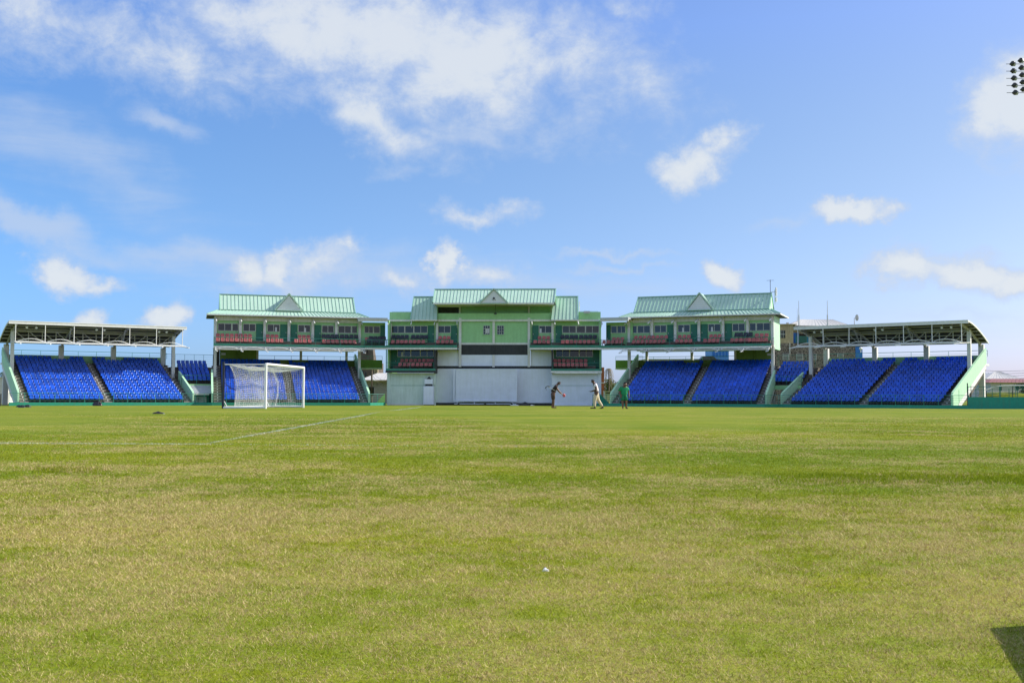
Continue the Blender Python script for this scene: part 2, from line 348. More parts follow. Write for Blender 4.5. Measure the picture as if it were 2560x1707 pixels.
def blades_mesh(name, X, Y, H, W, lean, material, rnd, z0=None, kind='stuff'):
    n = len(X); th = rng.uniform(0, 2*PI, n); ph = rng.uniform(0, 2*PI, n)
    z0 = np.zeros(n) if z0 is None else z0
    dx, dy = np.cos(th)*W/2, np.sin(th)*W/2
    l = lean*H*rng.uniform(.3, 1.6, n); tx, ty = np.cos(ph)*l, np.sin(ph)*l
    co = np.empty((n, 3, 3), dtype=np.float32)
    co[:, 0] = np.stack([X-dx, Y-dy, z0-.004], 1); co[:, 1] = np.stack([X+dx, Y+dy, z0-.004], 1); co[:, 2] = np.stack([X+tx, Y+ty, z0+H], 1)
    me = bpy.data.meshes.new(name); me.vertices.add(3*n); me.loops.add(3*n); me.polygons.add(n)
    me.vertices.foreach_set('co', co.ravel()); me.loops.foreach_set('vertex_index', np.arange(3*n, dtype=np.int32))
    me.polygons.foreach_set('loop_start', np.arange(0, 3*n, 3, dtype=np.int32))
    try: me.polygons.foreach_set('loop_total', np.full(n, 3, dtype=np.int32))
    except Exception: pass
    at_ = me.attributes.new('rnd', 'FLOAT', 'FACE'); at_.data.foreach_set('value', rnd.astype(np.float32))
    me.materials.append(material); me.update(); me.validate()
    o = bpy.data.objects.new(name, me); COL.objects.link(o)
    if kind: o['kind'] = kind
    return o
NB = 1500000
q = rng.uniform(0, 1, NB); e_ = .32; r0, r1 = 2.2, 46.0
rr = (r0**e_+q*(r1**e_-r0**e_))**(1/e_); rr = rr[(rr < 9) | (rng.uniform(0, 1, NB) > ((rr-9)/37)**.7)]; NB = len(rr)
aa = rng.uniform(R(-31), R(31), NB)+YAW
X = -np.sin(aa)*rr; Y = np.cos(aa)*rr
# tufts: pull blades to clump centres
NCL = NB//7; ci = rng.integers(0, NCL, NB); rc = rr[:NCL]; cx_, cy_ = X[:NCL].copy(), Y[:NCL].copy(); sg = (.010+.006*rc[ci])*rng.uniform(.4, 1.6, NCL)[ci]; X = cx_[ci]+rng.normal(0, 1, NB)*sg; Y = cy_[ci]+rng.normal(0, 1, NB)*sg; rr = np.hypot(X, Y); crnd = rng.uniform(0, 1, NCL)[ci]
k_ = np.clip(rr/3, 1, None)**.72
H = rng.uniform(.003, .011, NB)*np.clip(k_, 1, 1.8); W_ = rng.uniform(.0013, .0028, NB)*k_*1.15
blades_mesh('grass', X, Y, H, W_, 1.5, m_blade, np.clip(crnd*.6+rng.uniform(0, .4, NB), 0, 1))
# coarse grass left standing on the old square
def rough_band(poly, n, label):
    xs, ys = [], []
    (px0, px1, d0, d1) = poly
    for _ in range(n):
        t = rng.uniform(0, 1); px_ = px0+(px1-px0)*t; D = rng.uniform(d0, d1)
        if rng.uniform() > min(1, t*4, (1-t)*6+.3) : continue
        p = at(px_, D); xs.append(p.x); ys.append(p.y)
    n = len(xs); H = rng.uniform(.012, .036, n); W_ = rng.uniform(.004, .009, n)
    o = blades_mesh('grass', np.array(xs), np.array(ys), H, W_, .8, m_blade, rng.uniform(.12, 1, n)); o['label'] = label
rough_band((1880, 2700, 8.9, 10.1), 9000, 'strip of longer coarse grass on the right of the field')
rough_band((80, 250, 9.9, 10.6), 2200, 'small tuft of longer grass at the left of the field')
# painted lines: grass blades white with paint
m_chalk = mat('line_paint', (.50, .53, .40), .8, var=.2, scale=8, coord='Object')
def line_blades(p0, p1, width, n, label, fade=None):
    t = rng.uniform(0, 1, n)**1.0
    if fade is not None: t = t[rng.uniform(0, 1, n) > t*fade]
    n = len(t); X = p0[0]+(p1[0]-p0[0])*t; Y = p0[1]+(p1[1]-p0[1])*t
    d = Vector((p1[0]-p0[0], p1[1]-p0[1])).normalized(); o_ = rng.normal(0, width/3, n)
    X = X-d.y*o_; Y = Y+d.x*o_; rr = np.hypot(X, Y); k = np.clip(rr/12, 1, 5)
    z0 = np.array([gz(a, b) for a, b in zip(X, Y)])
    ob = blades_mesh('pitch_line', X, Y, rng.uniform(.008, .018, n)*np.clip(k, 1, 1.8), rng.uniform(.005, .010, n)*k, .7, m_chalk, rng.uniform(0, 1, n), z0, 'structure'); ob['label'] = label
pA = at(-80, 15.95); pB = at(510, 15.75); pC = at(1280, 15.3); pD = at(2560, 14.7)
line_blades(pA, pB, .045, 1400, 'white touchline across the grass, left stretch')
line_blades(pB, pD, .04, 1300, 'thin worn white line running right across the grass', .9)
line_blades(at(510, 15.75), at(958, 49.5), .06, 3000, 'white line running away towards the pavilion')
line_blades(at(958, 49.5), at(1085, 84), .08, 1400, 'far stretch of the white line near the pavilion', .6)

# ================================================================== shared parts
def window(F, par, u0, u1, v, z0, z1, n=2, fr=.05, blind=None, name='window'):
    m1 = MB(F); d0, d1 = v-.05, v-.003
    m1.box(u0, u1, d0, d1, z1-fr, z1); m1.box(u0, u1, d0-.03, d1, z0, z0+fr)
    m1.box(u0, u0+fr, d0, d1, z0+fr, z1-fr); m1.box(u1-fr, u1, d0, d1, z0+fr, z1-fr)
    for k in range(1, n):
        c = u0+(u1-u0)*k/n; m1.box(c-fr*.45, c+fr*.45, d0, d1, z0+fr, z1-fr)
    o = m1.build(name, m_alu, par)
    m2 = MB(F); m2.box(u0+fr*.5, u1-fr*.5, v-.02, v-.006, z0+fr*.5, z1-fr*.5); m2.build('pane', m_glass, o)
    if blind is not None:
        m3 = MB(F); a = u0+(u1-u0)*blind; m3.box(a, a+.2, v-.026, v-.021, z0+fr, z0+(z1-z0)*.62); m3.build('blind', m_curt, o)
    return o
def door(F, par, u0, u1, v, z0, z1):
    m1 = MB(F); m1.box(u0+.04, u1-.04, v-.06, v-.004, z0, z1-.05)
    m1.box(u0, u0+.04, v-.09, v-.003, z0, z1); m1.box(u1-.04, u1, v-.09, v-.003, z0, z1); m1.box(u0+.04, u1-.04, v-.09, v-.003, z1-.05, z1)
    o = m1.build('door', m_dkgreen, par)
    m2 = MB(F); m2.box(u1-.14, u1-.09, v-.10, v-.061, z0+.95, z0+1.08); m2.build('handle', m_alu, o)
def part(F, par, name, m_, *boxes):
    mb = MB(F)
    for b in boxes: mb.box(*b)
    return mb.build(name, m_, par)
def railing(F, par, pts, z0, h, nr=3, step=1.35, r=.022, split=True, mat_=None):
    """rails as one part, every post a part; pts: (u,v) or (u,v,z) polyline"""
    mat_ = mat_ or m_rail
    P3 = [Vector((p[0], p[1], p[2] if len(p) > 2 else z0)) for p in pts]
    mb = MB(F)
    for a, b in zip(P3[:-1], P3[1:]):
        for k in range(nr):
            z = Vector((0, 0, h*(k+1)/nr)); mb.tube(a+z, b+z, r*(1.25 if k == nr-1 else .6), 5)
    o = mb.build('rail', mat_, par)
    for a, b in zip(P3[:-1], P3[1:]):
        L_ = (b-a).length; n = max(1, round(L_/step))
        for k in range(n+(1 if b is P3[-1] else 0)):
            p = a+(b-a)*k/n; q = MB(F); q.tube(p, p+Vector((0, 0, h)), r, 5)
            q.build('post', mat_, par) if split else None
    return o
def seam_roof(mb, a0, a1, b0, b1, pitch=.42, rib=.03, hh=.045):
    """metal slope: a0->a1 lower edge, b0->b1 upper edge, ribs running up it (material slot 1)"""
    a0, a1, b0, b1 = map(Vector, (a0, a1, b0, b1)); n = (a1-a0).cross(b0-a0).normalized()
    if n.z < 0: n = -n
    t = n*.05; mb.mi = 0
    mb.add([a0, a1, b1, b0, a0-t, a1-t, b1-t, b0-t], [(0, 1, 2, 3), (7, 6, 5, 4), (0, 4, 5, 1), (1, 5, 6, 2), (2, 6, 7, 3), (3, 7, 4, 0)])
    L_ = max((a1-a0).length, (b1-b0).length); k = max(1, round(L_/pitch)); mb.mi = 1
    for i in range(k+1):
        f = i/k; mb.bar(a0.lerp(a1, f)+n*(hh/2+.002), b0.lerp(b1, f)+n*(hh/2+.002), rib, hh, up=tuple(n))
    mb.mi = 0
def bracket(F, par, u, v, z, s=1):
    mb = MB(F); mb.bar((u, v, z+.16), (u+s*.1, v-1.35, z-.32), .09, .09); mb.tube((u, v-.0, z-.60), (u+s*.05, v-.68, z-.10), .03, 5)
    return mb.build('awning_arm', m_white, par)

# ---- terrace of blue seats
ROWS = 15; TR = .75; RI = .30
def rowz(k): return 0.0+RI*k
def terrace(F, par, ua, ub, blocks, stairs, place, skip_top=()):
    mb = MB(F)
    poly = [(-.12, -.32)]
    for k in range(ROWS):
        poly += [(-.12 if k == 0 else k*TR-.30, rowz(k)), ((k+1)*TR-.30 if k < ROWS-1 else ROWS*TR+.9, rowz(k))]
    poly += [(ROWS*TR+.9, rowz(ROWS-1)-.6), (6.0, .6), (1.2, -.32)]
    mb.prism(poly, ua, ub, 'x'); mb.build('terrace', m_conc, par)
    for (a, b) in stairs:
        q = MB(F)
        for k in range(ROWS-1):
            v = (k+1)*TR-.30
            q.box(a+.04, b-.04, v-.33, v-.004, rowz(k)+.002, rowz(k)+RI/2)
            q.box(a+.04, b-.04, v-.02, v+.14, rowz(k+1)-.03, rowz(k+1)+.006)
            q.mi = 1; c = (a+b)/2; q.box(c-.055, c+.055, v-.026, v-.021, rowz(k)+RI*.62, rowz(k)+RI*.62+.085); q.mi = 0
        q.build('stair', [m_step, m_mark], par)
    for bi, (a, b, n) in enumerate(blocks):
        p = (b-a)/n
        for k in range(ROWS):
            for i in range(n):
                u = a+p*(i+.5)
                if k == ROWS-1 and any(abs(u-s_) < .85 for s_ in skip_top): continue
                wv = F.world(u, k*TR+.18, rowz(k)); 
                i_ = i+1 if F.sgn > 0 else n-i
                blk = ('outer' if bi == 0 else 'inner')
                BLUE.append((wv.x, wv.y, wv.z, F.rot, f'blue seat, {ordw(i_)} from the left, {ordw(k+1)} row up, {blk} block of {place}'))
def parapet(F, par, u, v0, v1, hf=.85, hb=.85, th=.16, zlow=.35):
    """sloping side wall following the rake"""
    mb = MB(F); z = lambda v: rowz(0)+RI/TR*v
    poly = [(v0, -.32), (v0, z(v0)+hf+.15), (v0+.25, z(v0)+hf+.3), (v1, z(v1)+hb+.3), (v1, z(v1)-zlow), (v0+.75, -.32)]
    mb.prism(poly, u-th/2, u+th/2, 'x'); mb.build('side_wall', m_mint, par)
    q = MB(F); q.prism([(v0+.8, -.32), (v1-.05, z(v1)-zlow-.03), (v1-.05, z(v1)-zlow-.6), (v0+2.2, -.32)], u-th/2+.03, u+th/2-.03, 'x'); q.build('stringer', m_beam, par)
    q = MB(F); q.bar((u, v0+.25, z(v0)+hf+.3+.022), (u, v1, z(v1)+hb+.3+.022), th+.05, .04); q.build('coping', m_mint, par)

# ================================================================== end stands
def end_stand(F, side):
    T = F.empty('grandstand'); L_ = 17.1
    tag(T, f'single-tier grandstand with curved white roof and blue seats at the far {side}', 'grandstand', 'covered end stands')
    place = f'{side} end stand'
    terrace(F, T, .12, L_-.1, [(1.02, 8.03, 15), (8.93, 16.1, 15)], [(.12, 1.0), (8.05, 8.91), (16.12, 17.0)], place, (5.8, 11.3))
    parapet(F, T, 0, 0, 11.6); parapet(F, T, L_, 0, 5.6)
    # back wall and concourse rail
    vb = ROWS*TR+.05
    part(F, T, 'back_wall', m_green, (.1, L_, vb, vb+.15, rowz(14)-.3, rowz(14)+.88))
    railing(F, T, [(.0, vb+1.0), (L_+.4, vb+1.0)], 4.96, .64, 2, 2.0)
    part(F, T, 'concourse', m_beam, (-.05, L_+.4, vb+.2, vb+1.4, rowz(14)-.2, rowz(14)))
    zr = lambda v: 8.12-1.85*max(0, min(1, (v-4)/7))**1.5
    VC, VB = 7.0, 11.05
    for u in (.3, 16.8):
        q = MB(F); q.box(u-.17, u+.17, VC-.17, VC+.17, rowz(8)+.05, zr(VC)-.12); q.build('column', m_col, T)
    for u in (.3, 5.8, 11.3, 16.8):
        q = MB(F); q.box(u-.26, u+.26, VB-.02, VB+.42, rowz(14)-.4 if 1 < u < 16 else -.3, zr(VB)-.1); q.build('column', m_col if u in (.3, 16.8) else m_colg, T)
        q = MB(F)   # curved rafter
        pts = [(u, v, zr(v)-.20) for v in np.linspace(4.25, 11.2, 12)]
        for a, b in zip(pts[:-1], pts[1:]): q.bar(a, b, .14, .26)
        q.build('rafter', m_truss, T)
    for u in (5.8, 11.3):
        q = MB(F); q.bar((u, VC, 6.25), (u-.25, 4.6, zr(4.6)-.3), .12, .12); q.bar((u, VC, 6.25), (u+.2, 9.6, zr(9.6)-.3), .10, .12); q.build('strut', m_truss, T)
    q = MB(F); q.box(.48, 16.62, VC-.07, VC+.07, 7.36, 7.5); q.box(.48, 16.62, VC-.07, VC+.07, 6.15, 6.28); q.build('truss_chord', m_truss, T)
    q = MB(F); n = 12; st = (16.62-.48)/n
    for k in range(n):
        a = .48+st*k
        if k: q.bar((a, VC, 6.28), (a, VC, 7.36), .09, .09)
        if k < n/2: q.bar((a+.05, VC, 7.36), (a+st-.05, VC, 6.28), .075, .075)
        else: q.bar((a+.05, VC, 6.28), (a+st-.05, VC, 7.36), .075, .075)
    q.build('truss_web', m_truss, T)
    # roof
    vsn = np.linspace(4, 11, 22); q = MB(F)
    for a, b in zip(vsn[:-1], vsn[1:]):
        q.add([(-.5, a, zr(a)+.09), (17.4, a, zr(a)+.09), (17.4, b, zr(b)+.09), (-.5, b, zr(b)+.09)], [(0, 1, 2, 3)])
        for u_, s_ in ((-.5, 1), (17.4, -1)):
            q.add([(u_, a, zr(a)+.09), (u_, b, zr(b)+.09), (u_, b, zr(b)-.06), (u_, a, zr(a)-.06)], [(0, 1, 2, 3)])
            q.add([(u_+s_*.08, a, zr(a)-.06), (u_+s_*.08, b, zr(b)-.06), (u_, b, zr(b)-.06), (u_, a, zr(a)-.06)], [(0, 1, 2, 3)])
    rf = q.build('roof', m_white, T)
    q = MB(F)
    for a, b in zip(vsn[:-1], vsn[1:]):
        q.add([(-.44, a, zr(a)), (17.34, a, zr(a)), (17.34, b, zr(b)), (-.44, b, zr(b))], [(0, 1, 2, 3)])
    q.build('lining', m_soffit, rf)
    part(F, rf, 'fascia', m_white, (-.5, 17.4, 3.93, 3.995, 7.93, 8.26), (-.5, 17.4, 3.90, 3.93, 8.18, 8.26))
    q = MB(F)
    for v in np.linspace(4.7, 10.6, 7): q.box(-.40, 17.3, v-.035, v+.035, zr(v)-.13, zr(v)-.02)
    q.build('purlin', m_truss, rf)
    # awning frame hung from the eaves
    us = [.15+2.8*k for k in range(7)]
    for u in us:
        q = MB(F); q.tube((u, 4.0, 6.2), (u, 4.0, 7.98), .042, 6); q.build('hanger', m_white, T)
    q = MB(F)
    for a, b in zip(us[:-1], us[1:]):
        pts = [(a+(b-a)*t, 3.75-.45*math.sin(PI*t), 6.14+.30*math.sin(PI*t)) for t in np.linspace(0, 1, 11)]; q.path(pts, .035)
    for z, v in ((6.18, 4.0), (6.08, 3.45), (6.02, 3.0)): q.tube((us[0]-.1, v, z), (us[-1]+.25, v, z), .035 if v > 3.2 else .028, 5)
    for u in us: q.tube((u, 6.9, 6.2), (u, 2.9, 5.98), .035, 5)
    q.build('awning_frame', m_white, T)
    for u in us:
        q = MB(F); q.bar((u-.02, 2.95, 5.97), (u+.30, 2.45, 5.90), .16, .10); q.build('lamp', m_lamp, T)
    for k, u in enumerate((1.3, 2.2, 8.1, 8.9, 14.6, 15.4)):
        q = MB(F); z = zr(4.9)-.28; q.tube((u, 4.9, z), (u, 4.62, z-.12), .09, 8, r2=.13); q.tube((u, 4.9, z), (u, 4.9, z+.25), .02, 5); q.build('spotlight', m_lamp, T)
    return T
m_colg = m_col
end_stand(fL, 'left'); end_stand(fR, 'right')

# ================================================================== two-storey stands
def mid_stand(F, side, spec):
    T = F.empty('grandstand'); B = 2.7; L_ = 16.2; VS = 4.9; VC = 7.15; VW = 7.34; VX = 11.9; V0 = 6.9
    tag(T, f'two-storey {side} grandstand with mint gabled roof, balcony boxes and blue seats', 'grandstand', 'two-storey stands')
    place = f'{side} two-storey stand'
    terrace(F, T, -.2, L_+.0, [(.69, 7.44, 15), (8.4, 15.25, 15)], [(-.2, .67), (7.46, 8.38), (15.27, 16.15)], place, (9.9,))
    parapet(F, T, -.33, 0, 6.2); parapet(F, T, L_+.1, 0, 11.4)
    vb = ROWS*TR+.05
    part(F, T, 'back_wall', m_olive, (4.9, L_, vb, vb+.15, rowz(14)-.3, rowz(14)+.8))
    railing(F, T, [(4.95, vb+1.0), (L_+.4, vb+1.0)], 4.92, .55, 2, 2.0)
    part(F, T, 'concourse', m_beam, (-.3, L_+.4, vb+.2, vb+1.4, rowz(14)-.2, rowz(14)))
    # closed room under the balcony at the outer end
    part(F, T, 'room_wall', m_olive, (.6, 4.75, vb+.2, vb+.35, rowz(14), 6.1), (2.6, 2.68, vb-.0, vb+.19, rowz(14), 6.1))
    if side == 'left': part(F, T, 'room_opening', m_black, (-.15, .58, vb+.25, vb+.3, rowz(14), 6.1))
    q = MB(F); q.box(.75, 1.25, vb+.16, vb+.195, 5.45, 5.7); q.build('notice', m_curt, T)
    # floor slab, beams
    zF0, zF1, zB0 = 6.24, 6.51, 6.03
    part(F, T, 'balcony_floor', m_conc, (-.12, L_+.3, VS+.06, VX, zF0+.01, zF0+.14))
    part(F, T, 'fascia', m_fascia, (-.2, L_+.3, VS-.02, VS+.06, zF0+.003, zF1))
    part(F, T, 'beam', m_beam, (-.2, L_+.3, VS, VS+.3, zB0, zF0), (-.2, L_+.3, VW, VW+.3, zB0+.06, zF0), (-.2, L_+.3, VX-.3, VX, zB0+.1, zF0))
    part(F, T, 'step', m_conc, (0.1, L_, VS+1.2, VW-.02, zF0+.14, zF0+.68))
    for k in range(7):
        u = B*k; q = MB(F)
        q.box(u-.15, u+.15, VC-.12, VC+.18, (rowz(9) if k in (0, 6) else zF0+.1), 9.68); q.build('column', m_col, T)
        bracket(F, T, u, VC-.14, 9.30, 1)
        if k:
            q = MB(F); q.tube((u, VS+.1, zF1+.6), (u, VC-.1, zF1+1.25), .022, 5); q.tube((u, VS+.1, zF1+.3), (u, VC-.1, zF1+.9), .014, 5); q.build('divider', m_rail, T) if k < 6 else None
    for u in (4.85, 9.9, 15.3):
        q = MB(F); q.box(u-.14, u+.14, vb+.2, vb+.5, rowz(14)+.002, zB0); q.build('column', m_col, T)
    # upper walls
    part(F, T, 'wall', m_green, (.0, L_, VW, VW+.15, zF0+.14, 9.7), (L_, L_+.12, VW, VX, zF0+.14, 9.7), (0, L_, VX, VX+.1, zB0, 9.7))
    part(F, T, 'end_wall', m_mint, (-.14, -.02, VC+.2, VX, zB0, 9.7))
    part(F, T, 'lintel', m_beam, (-.15, L_+.2, VC+.02, VC+.16, 9.20, 9.7))
    # windows and doors, bay by bay
    z0, z1 = 8.02, 8.89
    for k, sp in enumerate(spec):
        u0 = B*k+.2
        if F.sgn < 0: sp = {'W3': 'W3', 'WD': 'DW', 'DW': 'WD'}[sp]
        if sp == 'W3':
            window(F, T, u0+.05, u0+1.55, VW, z0, z1, 2); window(F, T, u0+1.6, u0+2.3, VW, z0, z1, 1)
        elif sp == 'WD':
            window(F, T, u0+.1, u0+1.5, VW, z0, z1, 2, blind=.62 if k in (2,) else None); door(F, T, u0+1.55, u0+2.3, VW, zF0+.69, z1+.0)
        else:
            door(F, T, u0, u0+.75, VW, zF0+.69, z1+.0); window(F, T, u0+.85, u0+2.25, VW, z0, z1, 2, blind=.5 if k == 3 else None)
    railing(F, T, [(-.15, VW), (-.15, VS+.0), (L_+.25, VS+.0)], zF1, .68, 2, 2.7, r=.02)
    # roof
    ze, zb, zt = 9.84, 10.40, 12.34; ve, v1, vr, v2, vE = V0-.55, V0+.75, V0+2.75, V0+4.75, V0+6.05
    ua, ub = .45, L_-.45; ea, eb = -.95, L_+.95
    q = MB(F)
    seam_roof(q, (ua, v1, zb), (ub, v1, zb), (ua, vr, zt), (ub, vr, zt)); seam_roof(q, (ub, v2, zb), (ua, v2, zb), (ub, vr, zt), (ua, vr, zt))
    seam_roof(q, (ea, ve, ze), (eb, ve, ze), (ua-.25, v1, zb-.002), (ub+.25, v1, zb-.002)); seam_roof(q, (eb, vE, ze), (ea, vE, ze), (ub+.25, v2, zb), (ua-.25, v2, zb))
    seam_roof(q, (ea, vE, ze), (ea, ve, ze), (ua-.25, v2, zb), (ua-.25, v1, zb)); seam_roof(q, (eb, ve, ze), (eb, vE, ze), (ub+.25, v1, zb), (ub+.25, v2, zb))
    q.mi = 1; q.bar((ua-.1, v1-.02, zb+.05), (ub+.1, v1-.02, zb+.05), .12, .07); q.bar((ua-.08, vr, zt+.04), (ub+.08, vr, zt+.04), .2, .07)
    for u in (ua, ub): q.bar((u, v1, zb+.04), (u, vr, zt+.04), .12, .1); q.bar((u, v2, zb+.04), (u, vr, zt+.04), .12, .1)
    for a, b in (((ea, ve, ze+.03), (ua-.25, v1, zb+.03)), ((eb, ve, ze+.03), (ub+.25, v1, zb+.03))): q.bar(a, b, .12, .07)
    rf = q.build('roof', [m_roof, m_rib], T)
    q = MB(F)
    for u in (ua+.02, ub-.02): q.add([(u, v1, zb), (u, v2, zb), (u, vr, zt-.04)], [(0, 1, 2)])
    q.build('gable_end', m_mint, rf)
    part(F, rf, 'gutter', m_beam, (ea, eb, ve-.10, ve+.04, ze-.14, ze-.005), (ea-.05, ea, ve-.1, vE, ze-.14, ze+.0), (eb, eb+.05, ve-.1, vE, ze-.14, ze+.0))
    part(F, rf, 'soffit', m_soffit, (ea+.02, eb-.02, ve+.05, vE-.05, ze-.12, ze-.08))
    # dormer gable on the front slope
    c = (ua+ub)/2; hw = 1.55; zd0 = zb+.16; zd1 = zt+.12; vd = V0+.62
    q = MB(F); q.prism([(c-hw+.18, zd0), (c+hw-.18, zd0), (c, zd1-.2)], vd, vd+.05)
    d = q.build('dormer', m_louvre, rf)
    q = MB(F)
    for k in range(7):
        z = zd0+.1+.2*k; h = (hw-.35)*(1-(z-zd0)/(zd1-.2-zd0))
        if h > .1: q.box(c-h, c+h, vd-.02, vd-.002, z, z+.02)
    q.build('louvre', m_alu, d)
    q = MB(F); q.mi = 0
    q.bar((c-hw, vd-.04, zd0), (c, vd-.04, zd1), .12, .14); q.bar((c+hw, vd-.04, zd0), (c, vd-.04, zd1), .12, .14); q.box(c-hw, c+hw, vd-.12, vd+.03, zd0-.09, zd0-.005)
    for s_ in (-1, 1): q.add([(c+s_*hw, vd-.1, zd0), (c, vd-.1, zd1), (c, vr-.05, zd1), (c+s_*hw, v1+.1, zd0)], [(0, 1, 2, 3)])
    q.build('dormer_roof', m_roof, d)
    # awning frames below the balcony
    q = MB(F)
    for k in range(6):
        a, b = B*k, B*(k+1)
        q.path([(a+(b-a)*t, VS-.75, 5.82+.28*math.sin(PI*t)) for t in np.linspace(0, 1, 11)], .026)
    for v, z in ((VS-.75, 5.80), (VS-.25, 5.92)): q.tube((-.1, v, z), (L_+.3, v, z), .026, 5)
    for k in range(7): q.tube((B*k, VS+.1, 6.12), (B*k, VS-1.0, 5.68), .032, 5)
    q.build('awning_frame', m_white, T)
    for k in range(7):
        q = MB(F); q.bar((B*k, VS-1.0, 5.67), (B*k+.18, VS-1.32, 5.59), .14, .08); q.build('lamp', m_lamp, T)
        if 1 < k < 6: q = MB(F); q.box(B*k-.02, B*k+.34, VS+.4, VS+.75, 5.8, 6.1); q.build('speaker', m_dark, T)
    return T
mid_stand(fl, 'left', ['W3', 'WD', 'WD', 'DW', 'DW', 'W3'])
mid_stand(fr, 'right', ['W3', 'WD', 'WD', 'DW', 'DW', 'W3'][::-1])
def bal(F, place, kind, row, pxs, v, z, py=860):
    for i, p in enumerate(sorted(pxs)): BAL.append((kind, F, F.U(p, v, py), v, z, place, row, i+1))
fz = 6.38
def Lp(l): return [400+x/4.2 for x in l]
def Rp(l): return [1480+x/4.2 for x in l]
vF, vB2 = 5.55, 6.5; zb2 = fz+.54
for nm, fr_, bk in (('left end bay', [605, 655, 705, 753, 803, 850, 897, 944], [607, 655, 705, 753, 803, 850, 897, 944]), ('third bay', [1133, 1180, 1228, 1273], [1130, 1178, 1222]), ('fourth bay', [1428, 1472, 1517, 1570], [1467, 1512, 1558])):
    bal(fl, f'{nm} of left stand balcony', 'red', 'front', Lp(fr_), vF, fz); bal(fl, f'{nm} of left stand balcony', 'red', 'back', Lp(bk), vB2, zb2)
bal(fl, 'right end of left stand balcony', 'red', 'front', Lp([1722, 1768, 1815, 1860, 1908, 1952, 1998, 2043]), vF, fz)
bal(fl, 'right end of left stand balcony', 'black', 'back', Lp([1720, 1765, 1812, 1860, 1912, 1960, 2010, 2060]), vB2, zb2)
for nm, fr_, bk in (('left end bay', [435, 480, 525, 570, 613, 657, 702, 748], [457, 503, 548, 597, 640, 685, 730, 775]), ('third bay', [890, 937, 985, 1030], [920, 967, 1015]), ('fourth bay', [1185, 1232, 1275, 1322], [1248, 1293, 1338])):
    bal(fr, f'{nm} of right stand balcony', 'red', 'front', Rp(fr_), vF, fz); bal(fr, f'{nm} of right stand balcony', 'red', 'back', Rp(bk), vB2, zb2)
bal(fr, 'right end of right stand balcony', 'red', 'front', Rp([1470, 1515, 1562, 1607, 1650, 1693, 1735, 1780, 1825]), vF, fz)
bal(fr, 'right end of right stand balcony', 'red', 'back', Rp([1730, 1780, 1830]), vB2, zb2)
bal(fr, 'right end of right stand balcony', 'black', 'back', Rp([1517, 1562, 1612, 1662]), vB2, zb2)
# ================================================================== central pavilion
fCr = Frame(-8.65, 124.7, 0, -1)
T = fC.empty('pavilion')
tag(T, 'green and whitewashed three-storey pavilion with stepped mint roofs in the centre', 'pavilion')
def zc(py, v, px=1150): return fC.Z(px, py, v)
def ul(px, v, py=900): return fC.U(px, v, py)
CV = 1.5
zs = dict(gt=zc(804, CV), gb=zc(856.6, CV), wb=zc(861.6, CV), bb=zc(887, CV), w2=zc(914.7, CV), b2=zc(921.5, CV), lo=zc(1006.5, CV))
uc0, uc1 = ul(1147, CV), -ul(1147, CV)
q = MB(fC); q.box(uc0, uc1, CV, CV+.3, zs['gb'], zs['gt']); q.build('wall', m_green, T)
for nm, m_, a, b, u_, d_ in (('trim', m_beam, 'wb', 'gb', uc1, -.06), ('painted_band', m_black, 'bb', 'wb', uc1, 0), ('painted_band', m_wallw, 'w2', 'bb', uc1, .003)):
    part(fC, T, nm, m_, (-u_, u_, CV+d_, CV+.28, zs[a]+.001, zs[b]))
u90 = ul(1087, CV)
part(fC, T, 'painted_band', m_black, (u90, -u90, CV+.0, CV+.29, zs['b2'], zs['w2']))
part(fC, T, 'wall', m_wallw, (u90, -u90, CV-.05, CV+.27, zs['lo'], zs['b2']-.001))
part(fC, T, 'plinth', m_black, (u90, -u90, CV-.02, CV+.25, -.35, zs['lo']-.001))
# small gridded windows of the tower
for a, b in ((1208.6, 1224.6), (1243, 1259.5)):
    u0, z1_ = fC.px(a, 814, CV); u1, z0_ = fC.px(b, 836, CV)
    q = MB(fC); t = .03; v0_ = CV-.07
    for k in range(4): c = u0+(u1-u0)*k/3; q.box(c-t/2, c+t/2, v0_, CV-.003, z0_, z1_)
    for k in range(4): c = z0_+(z1_-z0_)*k/3; q.box(u0, u1, v0_+.01, CV-.004, c-t/2, c+t/2)
    wn = q.build('window', m_alu, T); q = MB(fC); q.box(u0, u1, CV-.03, CV-.006, z0_, z1_); q.build('pane', m_glass, wn)
    q = MB(fC); q.box(u0-.08, u1+.08, CV-.1, CV-.004, z0_-.07, z0_-.018); q.build('sill', m_green, wn)
    if a < 1220: q = MB(fC); q.box(u0+(u1-u0)*.35, u0+(u1-u0)*.92, CV-.036, CV-.031, z0_+.15, z0_+(z1_-z0_)*.68); q.build('blind', m_curt, wn)
# tower columns
for p in (1234,):
    u = ul(p, CV); part(fC, T, 'column', m_beam, (u-.14, u+.14, CV-.12, CV-.07, zc(917.5, CV), zs['bb']), (u-.14, u+.14, CV-.12, CV-.07, zs['wb'], zc(794, CV)))
    part(fC, T, 'column', m_black, (u-.14, u+.14, CV-.121, CV-.069, zs['bb']+.002, zs['wb']-.002))
part(fC, T, 'beam', m_beam, (ul(968, 1.4), -ul(968, 1.4), 1.25, 1.44, zc(803.6, 1.25), zc(798.7, 1.25)))
